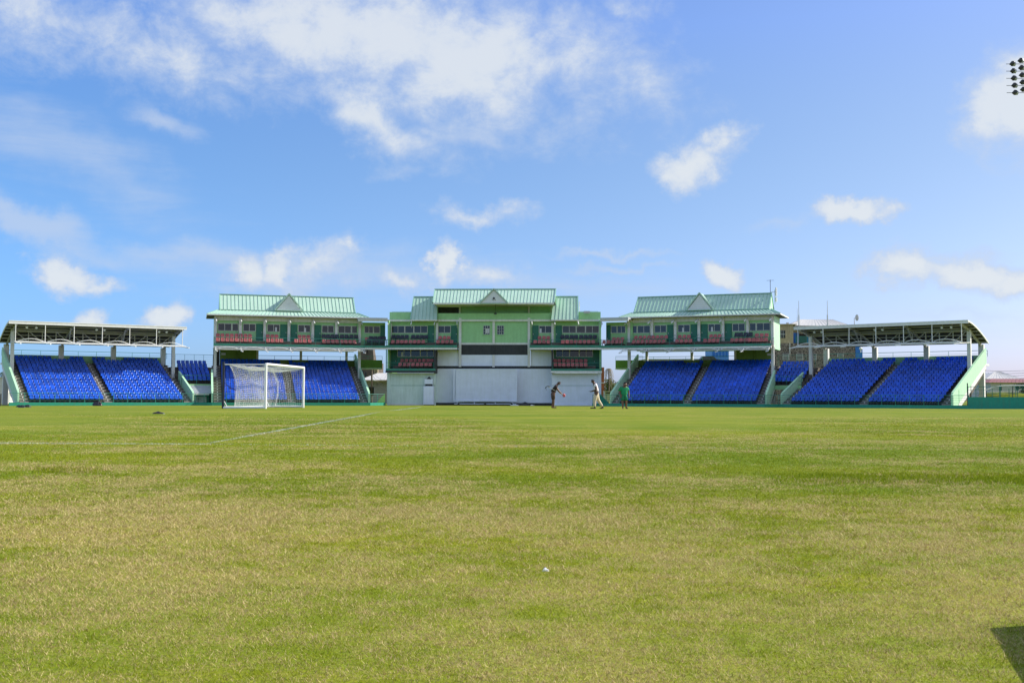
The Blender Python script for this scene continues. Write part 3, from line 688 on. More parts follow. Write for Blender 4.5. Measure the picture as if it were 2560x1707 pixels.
# upper band, recess and main roof
part(fC, T, 'parapet', m_green, (ul(1090, 1.3), -ul(1090, 1.3), 1.3, 1.55, zc(798.7, 1.25)+.001, zc(783, 1.3)))
VR_ = 3.6
part(fC, T, 'roof_deck', m_beam, (uc0, uc1, 1.56, VR_, zs['gt']+.2, zs['gt']+.3))
VR = 3.6
part(fC, T, 'wall', m_green, (ul(1149, VR), -ul(1090, VR), VR, VR+.2, 9.5, 11.5))
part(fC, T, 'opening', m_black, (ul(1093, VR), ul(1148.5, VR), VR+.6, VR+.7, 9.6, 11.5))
for p in (1149, 1322, 1378, 1091):
    u = ul(p, VR-.2); part(fC, T, 'column', m_beam, (u-.1, u+.1, VR-.3, VR-.1, 9.6, 11.42))
q = MB(fC); q.box(ul(1093, 1.2), ul(1148, 1.2), 1.2, 1.23, 9.9, 10.55) if False else q.box(ul(1092, VR), ul(1093, VR), VR, VR+.7, 9.6, 11.5); q.build('jamb', m_green, T)
eU = ul(1081.6, -.5); zE = zc(757.0, -.5); zR = zc(724.0, 2.3); rU = ul(1086, 2.3)
q = MB(fC)
seam_roof(q, (eU, -.5, zE), (-eU, -.5, zE), (rU, 2.3, zR), (-rU, 2.3, zR), pitch=.40); seam_roof(q, (-eU, 5.1, zE), (eU, 5.1, zE), (-rU, 2.3, zR), (rU, 2.3, zR), pitch=.8)
q.mi = 1; q.bar((rU-.05, 2.3, zR+.05), (-rU+.05, 2.3, zR+.05), .2, .08)
for s_ in (1, -1): q.bar((s_*eU, -.5, zE+.05), (s_*rU, 2.3, zR+.05), .12, .1)
rf = q.build('roof', [m_roof, m_rib], T)
part(fC, rf, 'fascia', m_beam, (eU, -eU, -.56, -.49, zE-.17, zE+.0))
part(fC, rf, 'soffit', m_beam, (eU+.05, -eU-.05, -.48, 5.0, zE-.12, zE-.07))
q = MB(fC)
for s_ in (1, -1): q.add([(s_*rU, -.2, zE), (s_*rU, 4.8, zE), (s_*rU, 2.3, zR-.06)], [(0, 1, 2)])
q.build('gable_end', m_mint, rf)
# front gable with round vent
g0, gz0 = fC.px(1199.4, 757.2, -.7); gz1 = zc(722.0, -.7, 1234); c = ul(1234, -.7); hw = c-g0
q = MB(fC); q.prism([(c-hw+.1, gz0), (c+hw-.1, gz0), (c, gz1-.14)], -.72, -.65); gb = q.build('gable', m_louvre, T)
q = MB(fC); q.bar((c-hw, -.76, gz0), (c, -.76, gz1), .16, .13); q.bar((c+hw, -.76, gz0), (c, -.76, gz1), .16, .13); q.box(c-hw, c+hw, -.8, -.7, gz0-.12, gz0-.03)
for s_ in (-1, 1): q.add([(c+s_*hw, -.8, gz0), (c, -.8, gz1), (c, 2.2, gz1), (c+s_*hw, -.3, gz0)], [(0, 1, 2, 3)])
q.build('gable_roof', m_roof, gb)
q = MB(fC); zz = gz0+.52
q.tube((c, -.76, zz), (c, -.725, zz), .13, 16)
for dx, dz in ((-.17, -.17), (.17, -.17), (0, -.24)): q.tube((c+dx, -.75, zz+dz), (c+dx, -.725, zz+dz), .045, 8)
q.build('vent', m_dark, gb)
q = MB(fC); q.tube((c+.1, .6, zE-.1), (c+.14, .6, 10.35), .018, 5); q.ell((c+.1, .6, 10.3), .2, .2, .1, 8, 5); q.build('hanging_lamp', m_dark, T)
part(fC, T, 'groove', m_louvre, (c-hw*.55, c+hw*.55, -.528, -.521, gz0+.55, gz0+.57)) if False else None

def wing(F, mir):
    U_ = lambda px, v=0: ul(px, v)      # same half widths on both sides
    a, b_, d = U_(968), U_(1090), U_(1144)
    # roof-top block
    part(F, T, 'parapet', m_green, (a, U_(1032, 1.4), 1.4, 1.6, zc(798.7, 1.4)+.001, zc(780, 1.4)), (a, a+.2, 1.6, 4.5, zc(798.7, 0)+.001, zc(780, 0)), (a+.2, U_(1090, 4.4), 4.4, 4.6, 9.5, zc(780, 0)))
    railing(F, T, [(a+.3, 1.5), (U_(1026, 1.5), 1.5)], zc(780, 0), .16, 1, 2.2, r=.014)
    # lower lean-to roof
    e0, e1 = U_(1025.8, .5), U_(1092, .5); r0_, r1_ = U_(1033.8, 3.0), U_(1092, 3.0); ze_, zr_ = zc(799.0, .5), zc(742.5, 3.0)
    q = MB(F); seam_roof(q, (e0, .5, ze_), (e1, .5, ze_), (r0_, 3.0, zr_), (r1_, 3.0, zr_), pitch=.42)
    q.mi = 1; q.bar((r0_-.05, 3.0, zr_+.04), (r1_, 3.0, zr_+.04), .14, .1); q.bar((e0, .5, ze_+.05), (r0_, 3.0, zr_+.05), .12, .1)
    rf = q.build('roof', [m_roof, m_rib], T)
    part(F, rf, 'fascia', m_beam, (e0, e1, .44, .51, ze_-.14, ze_+.0)); part(F, rf, 'soffit', m_beam, (e0+.05, e1, .52, 1.39, ze_-.1, ze_-.06))
    q = MB(F); q.prism([(3.0, zr_-.06), (.6, ze_-.02), (3.0, ze_-.02)], r0_+.02, r0_+.1, 'x'); q.build('gable_end', m_mint, rf)
    part(F, T, 'wall', m_green, (r0_+.02, r1_, 3.05, 3.2, ze_, zr_-.1))
    if mir:
        q = MB(F); q.tube((r0_-.18, 2.4, 10.5), (r0_-.18, 2.4, zr_-.6), .05, 6); q.build('vent_pipe', m_white, rf)
        q = MB(F); q.box(U_(999)-.2, U_(1008)+.1, .5, 1.0, zc(780, 0)-.1, zc(780, 0)+.14); q.build('junction_box', m_galv, T)
    # upper balcony
    VW = 1.8; VS = -.6; zf0, zf1, zb_ = 6.30, 6.59, 6.09
    part(F, T, 'wall', m_green, (a, d+.1, VW, VW+.2, zf0, 9.5)); part(F, T, 'side_wall', m_green, (a-.02, a+.16, .25, 6.5, -.3, 9.5))
    part(F, T, 'balcony_floor', m_conc, (a+.0, d, VS+.08, VW, zf0+.01, zf0+.14)); part(F, T, 'fascia', m_fascia, (a-.05, d, VS-.02, VS+.07, zf0+.002, zf1))
    part(F, T, 'beam', m_beam, (a-.05, d, VS, VS+.25, zb_, zf0)); part(F, T, 'step', m_conc, (a+.2, d-.1, .6, VW-.02, zf0+.14, zf0+.66))
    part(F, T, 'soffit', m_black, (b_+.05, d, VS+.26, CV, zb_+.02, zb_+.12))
    zw0, zw1 = zc(832.6, VW), zc(814.2, VW)
    w0, w1 = U_(977.6, VW), U_(1068.5, VW); st = (w1-w0)
    window(F, T, w0, w0+st*.37, VW, zw0, zw1, 2, blind=None); window(F, T, w0+st*.375, w0+st*.62, VW, zw0, zw1, 1); window(F, T, w0+st*.625, w1, VW, zw0, zw1, 2)
    door(F, T, w1+.05, U_(1085, VW), VW, zf0+.67, zw1)
    window(F, T, U_(1094.7, VW), U_(1126.4, VW), VW, zw0, zw1, 2, blind=.8 if mir else None); door(F, T, U_(1127.3, VW), U_(1143, VW), VW, zf0+.67, zw1)
    for p in (970, 1088): u = U_(p); part(F, T, 'column', m_beam, (u-.13, u+.13, 1.56, 1.795, zf0+.14, 9.3))
    u = U_(1147); part(F, T, 'column', m_beam, (u-.15, u+.15, CV-.22, CV-.065, zc(917, CV), zc(795, CV)))
    for p in (972, 1029, 1087, 1143): bracket(F, T, U_(p, 1.4), 1.24, 9.32, -1 if mir else 1)
    railing(F, T, [(a-.02, VW), (a-.02, VS), (b_, VS), (d, VS)], zf1, .62, 2, 2.7, r=.02)
    # lower balcony
    g0_, g1_, gb_ = 3.66, 3.9, 3.42; VL = 1.8; i1 = U_(1084)
    part(F, T, 'balcony_floor', m_conc, (a+.17, i1+.2, VS+.08, VL, g0_+.01, g0_+.14)); part(F, T, 'fascia', m_fascia, (a-.05, i1+.3, VS-.05, VS+.07, g0_+.002, g1_))
    part(F, T, 'beam', m_beam if mir else m_black, (a-.08, i1+.35, VS-.08, VS+.15, gb_, g0_)); part(F, T, 'step', m_conc, (a+.6, i1+.1, .6, VL-.02, g0_+.14, g0_+.64))
    part(F, T, 'wall', m_green if False else m_fascia, (a+.17, i1+.3, VL, VL+.2, g0_, zb_+.2)); part(F, T, 'side_wall', m_black, (i1+.1, i1+.28, VS+.15, CV-.06, gb_-.05, zb_))
    zl0, zl1 = zc(891.9, VL), zc(873.5, VL)
    x0, x1 = U_(993, VL), U_(1084.5, VL); st = x1-x0
    window(F, T, x0, x0+st*.37, VL, zl0, zl1, 2, blind=.3 if not mir else None); window(F, T, x0+st*.372, x0+st*.63, VL, zl0, zl1, 1); window(F, T, x0+st*.632, x1, VL, zl0, zl1, 2)
    door(F, T, U_(975.5, VL), U_(992, VL), VL, g0_+.14, zl1)
    part(F, T, 'post', m_rail, (a-.05, a+.05, VS-.04, VS+.05, g1_, zb_))
    railing(F, T, [(a, VS), (i1+.1, VS)], g1_, .68, 2, 2.7, r=.02)
    # ground floor wall of the wing
    part(F, T, 'wall', m_wallg if not mir else m_wallw, (a+.02, i1+.25, .2, .5, -.32, gb_-.01))
    part(F, T, 'pier', m_wallg if not mir else m_wallw, (a-.02, a+.36, .12, .197, -.32, gb_-.01))
    zg = zc(965, .2); part(F, T, 'groove', m_fascia, (a+.4, i1+.2, .19, .198, zg, zg+.02), (a+.4, i1+.2, .19, .198, zg+.12, zg+.14))
    part(F, T, 'footing', m_wallw if mir else m_beam, (a+.4, i1+.2, .13, .197, -.32, -.12))
wing(fC, False); wing(fCr, True)
for F_ in (fC, fCr):
    a = ul(1088.5, CV); b = ul(1146, CV)
    part(F_, T, 'painted_band', m_wallw, (a, b, CV+.004, CV+.27, zs['w2']+.001, 6.12))
def Cp(l, o): return [o+x/4.355 for x in l]
z1b, z2b = 6.44, 6.96
bal(fC, 'left outer box of pavilion upper balcony', 'black', 'back', Cp([537, 585, 632, 680, 750, 797, 845, 890], 860), 1.0, z2b)
bal(fC, 'left outer box of pavilion upper balcony', 'red', 'front', Cp([530, 583, 628, 672, 722, 767, 812, 860], 860), .1, z1b)
bal(fC, 'left inner box of pavilion upper balcony', 'red', 'back', Cp([1045, 1092, 1137], 860), 1.0, z2b)
bal(fC, 'left inner box of pavilion upper balcony', 'red', 'front', Cp([1022, 1075, 1120, 1168], 860), .1, z1b)
bal(fC, 'left lower pavilion balcony', 'red', 'back', Cp([632, 680, 728, 775, 822, 868, 915, 957], 860), 1.0, 4.30)
bal(fC, 'left lower pavilion balcony', 'red', 'front', Cp([610, 660, 705, 750, 800, 845, 893, 938], 860), .1, 3.8)
bal(fC, 'right inner box of pavilion upper balcony', 'red', 'back', Cp([735, 783, 830], 1180), 1.0, z2b)
bal(fC, 'right inner box of pavilion upper balcony', 'red', 'front', Cp([688, 735, 782, 830], 1180), .1, z1b)
bal(fC, 'right outer box of pavilion upper balcony', 'black', 'back', Cp([987, 1035, 1085, 1132, 1190, 1240, 1288, 1338], 1180), 1.0, z2b)
bal(fC, 'right outer box of pavilion upper balcony', 'red', 'front', Cp([988, 1037, 1083, 1130, 1177, 1224, 1272, 1320], 1180), .1, z1b)
bal(fC, 'right lower pavilion balcony', 'red', 'back', Cp([905, 950, 998, 1045, 1093, 1140, 1187, 1235], 1180), 1.0, 4.30)
bal(fC, 'right lower pavilion balcony', 'red', 'front', Cp([907, 955, 1000, 1048, 1095, 1143, 1190, 1237], 1180), .1, 3.8)

# ================================================================== walkways between pavilion and stands
def walkway(Fs, side):
    A = Fs.world(16.45, 4.95); B = fC.world(-12.3 if side == 'left' else 12.3, -.6)
    if side == 'left': F = Frame(A.x, A.y, math.atan2(B.y-A.y, B.x-A.x)); 
    else: F = Frame(A.x, A.y, math.atan2(A.y-B.y, A.x-B.x), -1)
    L_ = (B-A).length
    W = F.empty('footbridge'); tag(W, f'two-level green footbridge with flat roof joining the pavilion to the {side} stand', 'footbridge', 'footbridges beside the pavilion')
    zf0, zf1, zb_ = 6.27, 6.54, 6.06
    part(F, W, 'floor', m_conc, (.0, L_, .08, 2.4, zf0+.01, zf0+.14)); part(F, W, 'fascia', m_fascia, (0, L_, -.02, .07, zf0+.002, zf1)); part(F, W, 'beam', m_beam, (0, L_, 0, .25, zb_, zf0))
    part(F, W, 'wall', m_green, (-.75, L_, 2.2, 2.4, zf0, 9.32)); part(F, W, 'roof', m_galv, (-.75, L_+.1, .0, 2.6, 9.5, 9.72)); part(F, W, 'lintel', m_beam, (-.75, L_+.1, .05, .25, 9.3, 9.5))
    window(F, W, .1, L_*.45, 2.2, 8.06, 8.9, 2); window(F, W, L_*.46, L_*.76, 2.2, 8.06, 8.9, 1); door(F, W, L_*.78, L_-.05, 2.2, zf0+.14, 8.98)
    railing(F, W, [(0, 0), (L_, 0)], zf1, .65, 3, 1.0, r=.018)
    part(F, W, 'lower_beam', m_olive, (-.9, L_, 6.4, 6.6, 4.12, 5.08)); part(F, W, 'lower_floor', m_beam, (-.9, L_, 6.3, 8.2, 3.98, 4.11))
    railing(F, W, [(-.9, 6.5), (L_, 6.5)], 5.08, .45, 2, 1.5, r=.018)
    if side == 'left':
        for row, v, z in (('back', 1.5, zf0+.5), ('front', .7, zf0+.14)):
            for i in range(5 if row == 'back' else 4): BAL.append(('red' if (row == 'back' and i == 0) else 'black', F, .35+.5*i+(.0 if row == 'back' else .2), v, z, 'left footbridge balcony', row, i+1))
    else:
        for row, v, z, n, o_ in (('back', 1.5, zf0+.5, 3, .35), ('front', .7, zf0+.14, 5, .3)):
            for i in range(n): BAL.append(('red', F, o_+.5*i, v, z, 'right footbridge balcony', row, n-i))
    part(F, W, 'step', m_conc, (.1, L_-.1, 1.1, 2.18, zf0+.14, zf0+.5))
walkway(fl, 'left'); walkway(fr, 'right')

# ================================================================== small corner stands
def corner_stand(F, side):
    T = F.empty('grandstand'); tag(T, f'small raised open seating block wedged between the two {side} stands', 'grandstand', 'small corner stands')
    R2 = .38; n = 7
    q = MB(F)
    for k in range(6):
        h = 1.62+.13*k; q.box(-h, h, 4.95+.75*k, 10.6, (1.75 if k == 0 else 2.05+R2*(k-1)+.0), 2.05+R2*k)
    q.build('terrace', m_conc, T)
    part(F, T, 'edge_beam', m_green, (-1.6, 1.6, 4.78, 4.94, 1.55, 2.0))
    railing(F, T, [(-1.6, 4.86), (1.6, 4.86)], 2.0, .95, 2, 1.6, r=.022)
    railing(F, T, [(-2.6, 11.0), (2.7, 11.0)], 3.95, 1.5, 6, 1.1, r=.018); part(F, T, 'concourse', m_beam, (-2.6, 2.7, 10.7, 12.2, 3.7, 3.95))
    place = f'{side} corner stand'
    for k in range(6):
        m_ = 7 if k else 6
        for i in range(m_):
            u = (-1.62+.47*(i+.5)) if k else (-1.2+.47*(i+.5)); wv = F.world(u, 5.2+.75*k+.1, 2.05+R2*k)
            i_ = i+1 if F.sgn > 0 else m_-i
            BLUE.append((wv.x, wv.y, wv.z, F.rot, f'blue seat, {ordw(i_)} from the left, {ordw(k+1)} row up, in the {place}'))
    part(F, T, 'back_wall', m_black if side == 'left' else m_olive, (-1.9, 1.9, 6.2, 6.3, -.3, 1.75)) if side == 'left' else None  # left side: black sheet stands in for the dark void underneath
    if side == 'left':
        q = MB(F); q.add([(-1.15, 1.6, 1.0), (1.1, 1.6, 1.0), (1.5, 4.75, 1.86), (-1.45, 4.75, 1.86), (-1.15, 1.6, .96), (1.1, 1.6, .96), (1.5, 4.75, 1.82), (-1.45, 4.75, 1.82)],
                         [(0, 1, 2, 3), (7, 6, 5, 4), (0, 4, 5, 1), (1, 5, 6, 2), (2, 6, 7, 3), (3, 7, 4, 0)])
        for k in range(18):
            t = k/17; q.bar((-1.15+2.25*t, 1.6, 1.02), (-1.45+2.95*t, 4.75, 1.88), .04, .03)
        q.build('canopy', m_galv, T); part(F, T, 'gutter', m_white, (-1.1, .85, 1.5, 1.58, .82, .98))
        part(F, T, 'shutter', m_fascia, (-1.1, 1.05, 3.0, 3.08, -.3, 1.2))
        q = MB(F); q.box(-.75, .8, 2.93, 2.995, -.1, .62); mu = q.build('mural', m_wallw, T)
        q = MB(F)
        q.tube((-.1, 2.92, -.05), (-.05, 2.92, .35), .025, 5)
        for a in (200, 165, 130, 90, 50, 15, -20):
            p = Vector((-.05, 2.915, .35)); e = p+Vector((.33*math.cos(R(a)), 0, .17*math.sin(R(a)))); q.bar(p, e, .05, .012)
        for a in (150, 90, 40): q.bar(Vector((.55, 2.915, .0)), Vector((.55+.2*math.cos(R(a)), 2.915, .0+.2*math.sin(R(a)))), .04, .012)
        q.build('painted_palm', m_dkgreen, mu)
    else:
        q = MB(F); q.box(.35, .65, 5.2, 5.5, -.3, 1.75); q.build('column', m_beam, T); q = MB(F); q.tube((.1, 5.1, -.3), (.1, 5.1, 1.6), .05, 6); q.build('pipe', m_white, T)
fkL = Frame(*cxy(-32.7, 115.4), R(27.4)); fkR = Frame(*cxy(27.0, 112.5), R(-27.1), -1)
corner_stand(fkL, 'left'); corner_stand(fkR, 'right')

# ================================================================== boundary walls
def boundary(pts, top, label, rail_h=.92, h0=-.42, kindname='boundary_wall', rail=True, rr=4):
    o = pts[0]; T = empty(kindname, (o[0], o[1], GZ)); tag(T, label, 'wall')
    q = MB()
    P2 = [Vector((p[0]-o[0], p[1]-o[1], 0)) for p in pts]
    for a, b in zip(P2[:-1], P2[1:]):
        d = (b-a).normalized(); n = Vector((-d.y, d.x, 0)); 
        q.bar(a+Vector((0, 0, (top+h0)/2-GZ)), b+d*.04+Vector((0, 0, (top+h0)/2-GZ)), .16, top-h0)
    q.build('wall', m_boundary, T)
    if rail:
        q = MB()
        for a, b in zip(P2[:-1], P2[1:]):
            for k in range(rr):
                z = Vector((0, 0, top-GZ+rail_h*(k+1)/rr)); q.tube(a+z, b+z, .026 if k == rr-1 else .012, 5)
        q.build('rail', m_rail, T)
        for a, b in zip(P2[:-1], P2[1:]):
            n = max(1, round((b-a).length/1.37))
            for k in range(n):
                p = a+(b-a)*k/n; q = MB(); q.tube(p+Vector((0, 0, top-GZ)), p+Vector((0, 0, top-GZ+rail_h)), .028, 5); q.build('post', m_rail, T)
    return T
W2 = lambda F, u, v: (F.world(u, v).x, F.world(u, v).y)
endL = at(962, 121.5)
boundary([W2(fL, -.9, -.45), W2(fL, 17.2, -.45), W2(fl, -.3, -.45), W2(fl, 16.3, -.45), (endL.x, endL.y)], .02, 'low green boundary wall with handrail running under the left stands')
sR = at(1482, 120.5)
boundary([(sR.x, sR.y), W2(fr, 16.6, -.45), W2(fr, -.3, -.45), W2(fR, 17.2, -.45), W2(fR, -1.6, -.45)], .02, 'low green boundary wall with handrail running under the right stands')
b0 = fR.world(-1.62, -.45); b1 = at(2800, 92.5)
boundary([(b0.x, b0.y), (b1.x, b1.y)], .80, 'taller dark green boundary wall beyond the right end stand', rail=True, rail_h=.95, rr=3)
# ground-level ramps at the ends of the pavilion
def ramp(px0, px1, D, py0, py1, label, flip, m_):
    a, b = at(px0, D), at(px1, D); T_ = MB(); z0 = gz(a.x, a.y); k = D/2720
    o = Vector((a.x, a.y, z0)); d = (b-a); d.z = 0
    zt = CH+(991-py0)*k-z0
    prof = [(0, 0), (1, 0), (1, zt)] if not flip else [(0, 0), (1, 0), (0, zt)]
    n = Vector((-d.y, d.x, 0)).normalized()*.25
    vs = [d*p[0]+Vector((0, 0, p[1])) for p in prof]; vs += [v_+n for v_ in vs]
    T_.add(vs, [(0, 1, 2), (5, 4, 3), (0, 3, 4, 1), (1, 4, 5, 2), (2, 5, 3, 0)])
    ob = T_.build('ramp_wall', m_); ob.location = o; tag(ob, label, 'wall')
m_lime = mat('lime_paint', (.38, .68, .16), .75, var=.1, streak=.3)
ramp(934, 962, 124, 984, 1008, 'bright lime triangular ramp wall left of the pavilion', False, m_lime)
ramp(1500, 1530, 122, 983, 1008, 'green sloping ramp wall right of the pavilion', True, m_boundary)

# ================================================================== sight screen, cabinet, sheets
F = fC; vS = .55
a, zt_ = F.px(1134, 921.8, vS); b, zb_ = F.px(1292.5, 1003.5, vS); o = F.world(a, vS)
T = empty('sight_screen', (o.x, o.y, gz(o.x, o.y))); g0 = gz(o.x, o.y); Wd = b-a; tag(T, 'large white corrugated sight screen on a wheeled frame against the pavilion', 'sight screen')
q = MB(); z0, z1 = zb_-g0, zt_-g0; t = .13
q.box(0, t, -.08, .08, z0, z1); q.box(Wd-t, Wd, -.08, .08, z0, z1); q.box(t, Wd-t, -.08, .08, z1-.1, z1); q.box(t, Wd-t, -.08, .08, z0, z0+.1); q.box(.1, Wd-.1, -.06, .06, z0-.32, z0-.25)
for u in (.5, Wd*.33, Wd*.66, Wd-.5): q.box(u-.04, u+.04, -.05, .05, z0-.25, z0)
q.build('frame', m_wallw, T)
q = MB(); st = .135; x = t+.14; 
while x < Wd-t-.02:
    q.box(x, x+st*.55, -.03, .03, z0+.102, z1-.102); q.box(x+st*.55, min(x+st, Wd-t), .0, .02, z0+.102, z1-.102); x += st
q.build('panel', m_wallw, T)
for u in (.6, Wd*.5, Wd-.6): q = MB(); q.tube((u, -.12, z0-.27), (u, -.07, z0-.27), .12, 12); q.build('wheel', m_dark, T)
vK = -.5; a, zt_ = F.px(1058.5, 965, vK); b, zb_ = F.px(1083.6, 1008, vK); o = F.world(a, vK); g0 = gz(o.x, o.y); Wd = b-a
T = empty('utility_cabinet', (o.x, o.y, g0)); tag(T, 'tall white cabinet with a smaller white box and black hood on top', 'cabinet')
q = MB(); q.box(0, Wd, 0, .6, .08, zt_-g0); q.build('body', m_wallw, T); q = MB(); q.box(.06, Wd-.1, -.03, -.002, .22, zt_-g0-.06); q.box(.1, .14, -.045, -.031, .9, 1.05); q.build('door', m_wallw, T)
q = MB(); q.box(.03, Wd-.03, .03, .57, 0, .078); q.build('base', m_conc, T)
zz = zt_-g0; q = MB(); q.box(.2, Wd-.2, .08, .5, zz+.002, zz+.24); q.build('neck', m_black, T); q = MB(); q.box(.12, Wd-.12, .02, .56, zz+.242, zz+.80); q.build('upper_box', m_wallw, T)
q = MB(); q.add([(.32, .1, zz+.802), (Wd-.3, .1, zz+.802), (Wd-.3, .5, zz+.802), (.32, .5, zz+.802), (Wd/2+.03, .3, zz+1.12)], [(3, 2, 1, 0), (0, 1, 4), (1, 2, 4), (2, 3, 4), (3, 0, 4)]); q.build('hood', m_black, T)
def lump(name, p, sx, sy, sz, m_, seed, label, cat, group=None):
    r_ = np.random.default_rng(seed); q = MB(); n, k = 18, 7; vs = []
    for i in range(k+1):
        t = PI/2*i/k
        for j in range(n):
            a = 2*PI*j/n; f = 1+.35*math.sin(a*3+seed)+.22*math.sin(a*5+i)+r_.uniform(-.12, .12)
            vs.append((sx*f*math.sin(t)*math.cos(a), sy*f*math.sin(t)*math.sin(a), max(0, sz*(math.cos(t)**1.2)*(1+.5*math.sin(a*2+i+seed))) if i < k else -.02))
    q.add(vs, [(i*n+j, (i+1)*n+j, (i+1)*n+(j+1) % n, i*n+(j+1) % n) for i in range(k) for j in range(n)])
    o = q.build(name, m_, smooth=True); o.location = (p.x, p.y, gz(p.x, p.y)+.004); return tag(o, label, cat, group)
m_tarp = mat('black_plastic_sheet', (.02, .02, .025), .35, var=.4); m_tarpw = mat('white_plastic_sheet', (.7, .7, .68), .5, var=.1)
lump('plastic_sheet', at(1312, 124.6), 1.0, .3, .28, m_tarp, 3, 'crumpled black plastic sheet at the foot of the pavilion', 'sheet')
lump('plastic_sheet', at(1288, 124.2), .45, .15, .09, m_tarpw, 5, 'crumpled white plastic sheet beside the black one', 'sheet')
lump('plastic_sheet', at(1330, 124.1), .22, .12, .08, m_tarpw, 8, 'small pale plastic sheet at the right end of the black one', 'sheet')
lump('bag', at(396, 43.5), .19, .12, .055, m_tarp, 2, 'flat dark bag lying on the grass left of the goal', 'bag')
lump('bag', at(246, 107.5), .45, .3, .32, m_tarp, 4, 'dark bag leaning by the wall under the left end stand', 'bag')
for i, (p, D, s_) in enumerate(((48, 66, .14), (56, 64, .2), (70, 65.5, .2))):
    lump('cloth', at(p, D), s_, .1, .1, m_dark, 9+i, ['small dark cloth at the left of the three on the grass', 'largest middle dark cloth on the far left grass', 'dark cloth at the right of the three on the grass'][i], 'cloth', 'dark cloths on the far left grass')
lump('paper_scrap', at(1364, 4.42), .011, .007, .008, m_mark, 21, 'small white scrap of paper lying in the near grass', 'paper scrap')

p = at(3010, 3.02); q = MB(); q.prism([(-.26, 0), (-.29, .12), (-.25, .24), (-.16, .31), (-.02, .34), (.14, .33), (.25, .24), (.28, .1), (.26, 0)], -.34, .34); T = empty('shadow_caster_bag', (p.x, p.y, 0), YAW-.3)  # unseen bag added so that its shadow falls on the corner grass
tag(T, 'unseen dark bag added beyond the bottom right corner to cast the corner shadow', 'bag'); q.build('body', m_tarp, T); q = MB(); q.path([(-.02, -.30, .345), (0, 0, .352), (-.02, .30, .345)], .012, 6); q.build('zip', m_dark, T)
# ================================================================== football goal
def goal():
    A = Vector(cxy(-13.40, 59.3)); Bp = Vector(cxy(-12.74, 66.55)); m_ = (Bp-A).normalized()
    T = empty('football_goal', (A.x, A.y, 0), math.atan2(m_.y, m_.x)); tag(T, 'white full-size football goal with slack net standing on the left of the field', 'football goal')
    G = mat('goal_white_paint', (.82, .82, .80), .35, var=.05, streak=.25, dirt=(.6, .58, .52)); D_ = mat('goal_dark_post', (.012, .016, .035), .4, var=.2); N_ = mat('net_cord', (.82, .80, .74), .8, var=.1)
    # local x along the mouth (away from the camera), y = depth towards the back (camera left)
    W, H, DP = 7.3, 2.44, 2.35; r = .068
    for x in (0, W): q = MB(); q.tube((x, 0, 0), (x, 0, H+.02), r, 14); q.build('post', G, T)
    q = MB(); q.tube((0-.02, 0, H), (W+.02, 0, H), r, 14); q.build('crossbar', G, T)
    for x in (0, W):
        q = MB(); q.tube((x, 0, .07), (x, DP, .07), .07, 10); q.build('ground_bar', G, T)
        q = MB(); q.tube((x, DP+.03, 0), (x, DP+.03, H+.12), .07, 10); q.build('back_post', D_, T)
        q = MB(); q.tube((x, 0, H-.02), (x, DP, H-.02), .026, 8); q.build('top_stay', G, T)
        q = MB(); q.path([(x, DP-.22, .08), (x, DP-.02, .42), (x, DP-.02, .1)], .022); q.build('brace', G, T); q = MB(); q.path([(x, .05, .3), (x, .14, .08)], .02); q.build('brace', G, T); 0
    q = MB(); q.tube((0, DP, .07), (W, DP, .07), .07, 10); q.build('ground_bar', G, T)
    q = MB(); q.path([(0, DP, 1.45), (0, DP-.35, 1.15), (.1, 1.7, 1.0)], .018); q.build('net_stay', D_, T)
    dep = lambda t: 1.62+.42*(2*t-1)**2*(1 if t > .5 else .35) if True else 0      # depth of the hanging back net at height t
    def back(s, t): return Vector((W*s, dep(t)+.10*math.sin(9*s+3*t), H*t*.985-.06*math.sin(PI*s*6)*t))
    def side(x0, s_):
        def f(s, t):
            d = s*dep(t); return Vector((x0+s_*(.05+.10*math.sin(PI*s)*math.sin(PI*t)), d, .03+(H-.1)*t-.14*math.sin(PI*s)*t+.03*math.sin(7*s+5*t)))
        return f
    def top(s, t): return Vector((W*s, dep(1)*t, H-.04-(.30*math.sin(PI*min(1, t*1.05))**.8)*(.35+.65*abs(math.sin(PI*s*2.0+.5)))))
    def net(f, ns, nt, name='net', r=.0055, sub=2):
        q = MB()
        for i in range(ns+1):
            pts = [f(i/ns, j/(nt*1)) for j in range(nt+1)]; q.path(pts, r, 3)
        for j in range(nt+1):
            pts = [f(i/ns, j/nt) for i in range(0, ns+1, 1)]; q.path(pts, r, 3)
        return q
    q = MB()
    for f, ns, nt in ((back, 61, 20), (side(0, 1), 15, 20), (side(W, -1), 15, 20), (top, 61, 16)):
        n_ = net(f, ns, nt); q.add(n_.v, n_.f)
    for x0 in (0, W): q.path([side(x0, 1)(1, t) for t in np.linspace(0, 1, 14)], .012, 4)
    q.build('net', N_, T)
goal()

# ================================================================== people
def skin_fig(name, verts, edges, radii, m_, parent, root=0, sub=2, rough=False):
    me = bpy.data.meshes.new(name); me.from_pydata([tuple(v) for v in verts], edges, []); me.materials.append(m_)
    o = bpy.data.objects.new(name, me); COL.objects.link(o); o.parent = parent
    me_sk = me.skin_vertices or None
    bm = bmesh.new(); bm.from_mesh(me); lay = bm.verts.layers.skin.verify(); bm.verts.ensure_lookup_table()
    for i, v in enumerate(bm.verts):
        rr_ = radii[i]; rr_ = rr_ if isinstance(rr_, tuple) else (rr_, rr_); kk = 1.32 if max(rr_) > .025 else 1.0; v[lay].radius = (rr_[0]*kk, rr_[1]*kk); v[lay].use_root = (i == root)
    bm.to_mesh(me); bm.free()
    k = o.modifiers.new('skin', 'SKIN'); k.use_smooth_shade = True; k.branch_smoothing = .3
    s_ = o.modifiers.new('sub', 'SUBSURF'); s_.levels = sub; s_.render_levels = sub
    return o
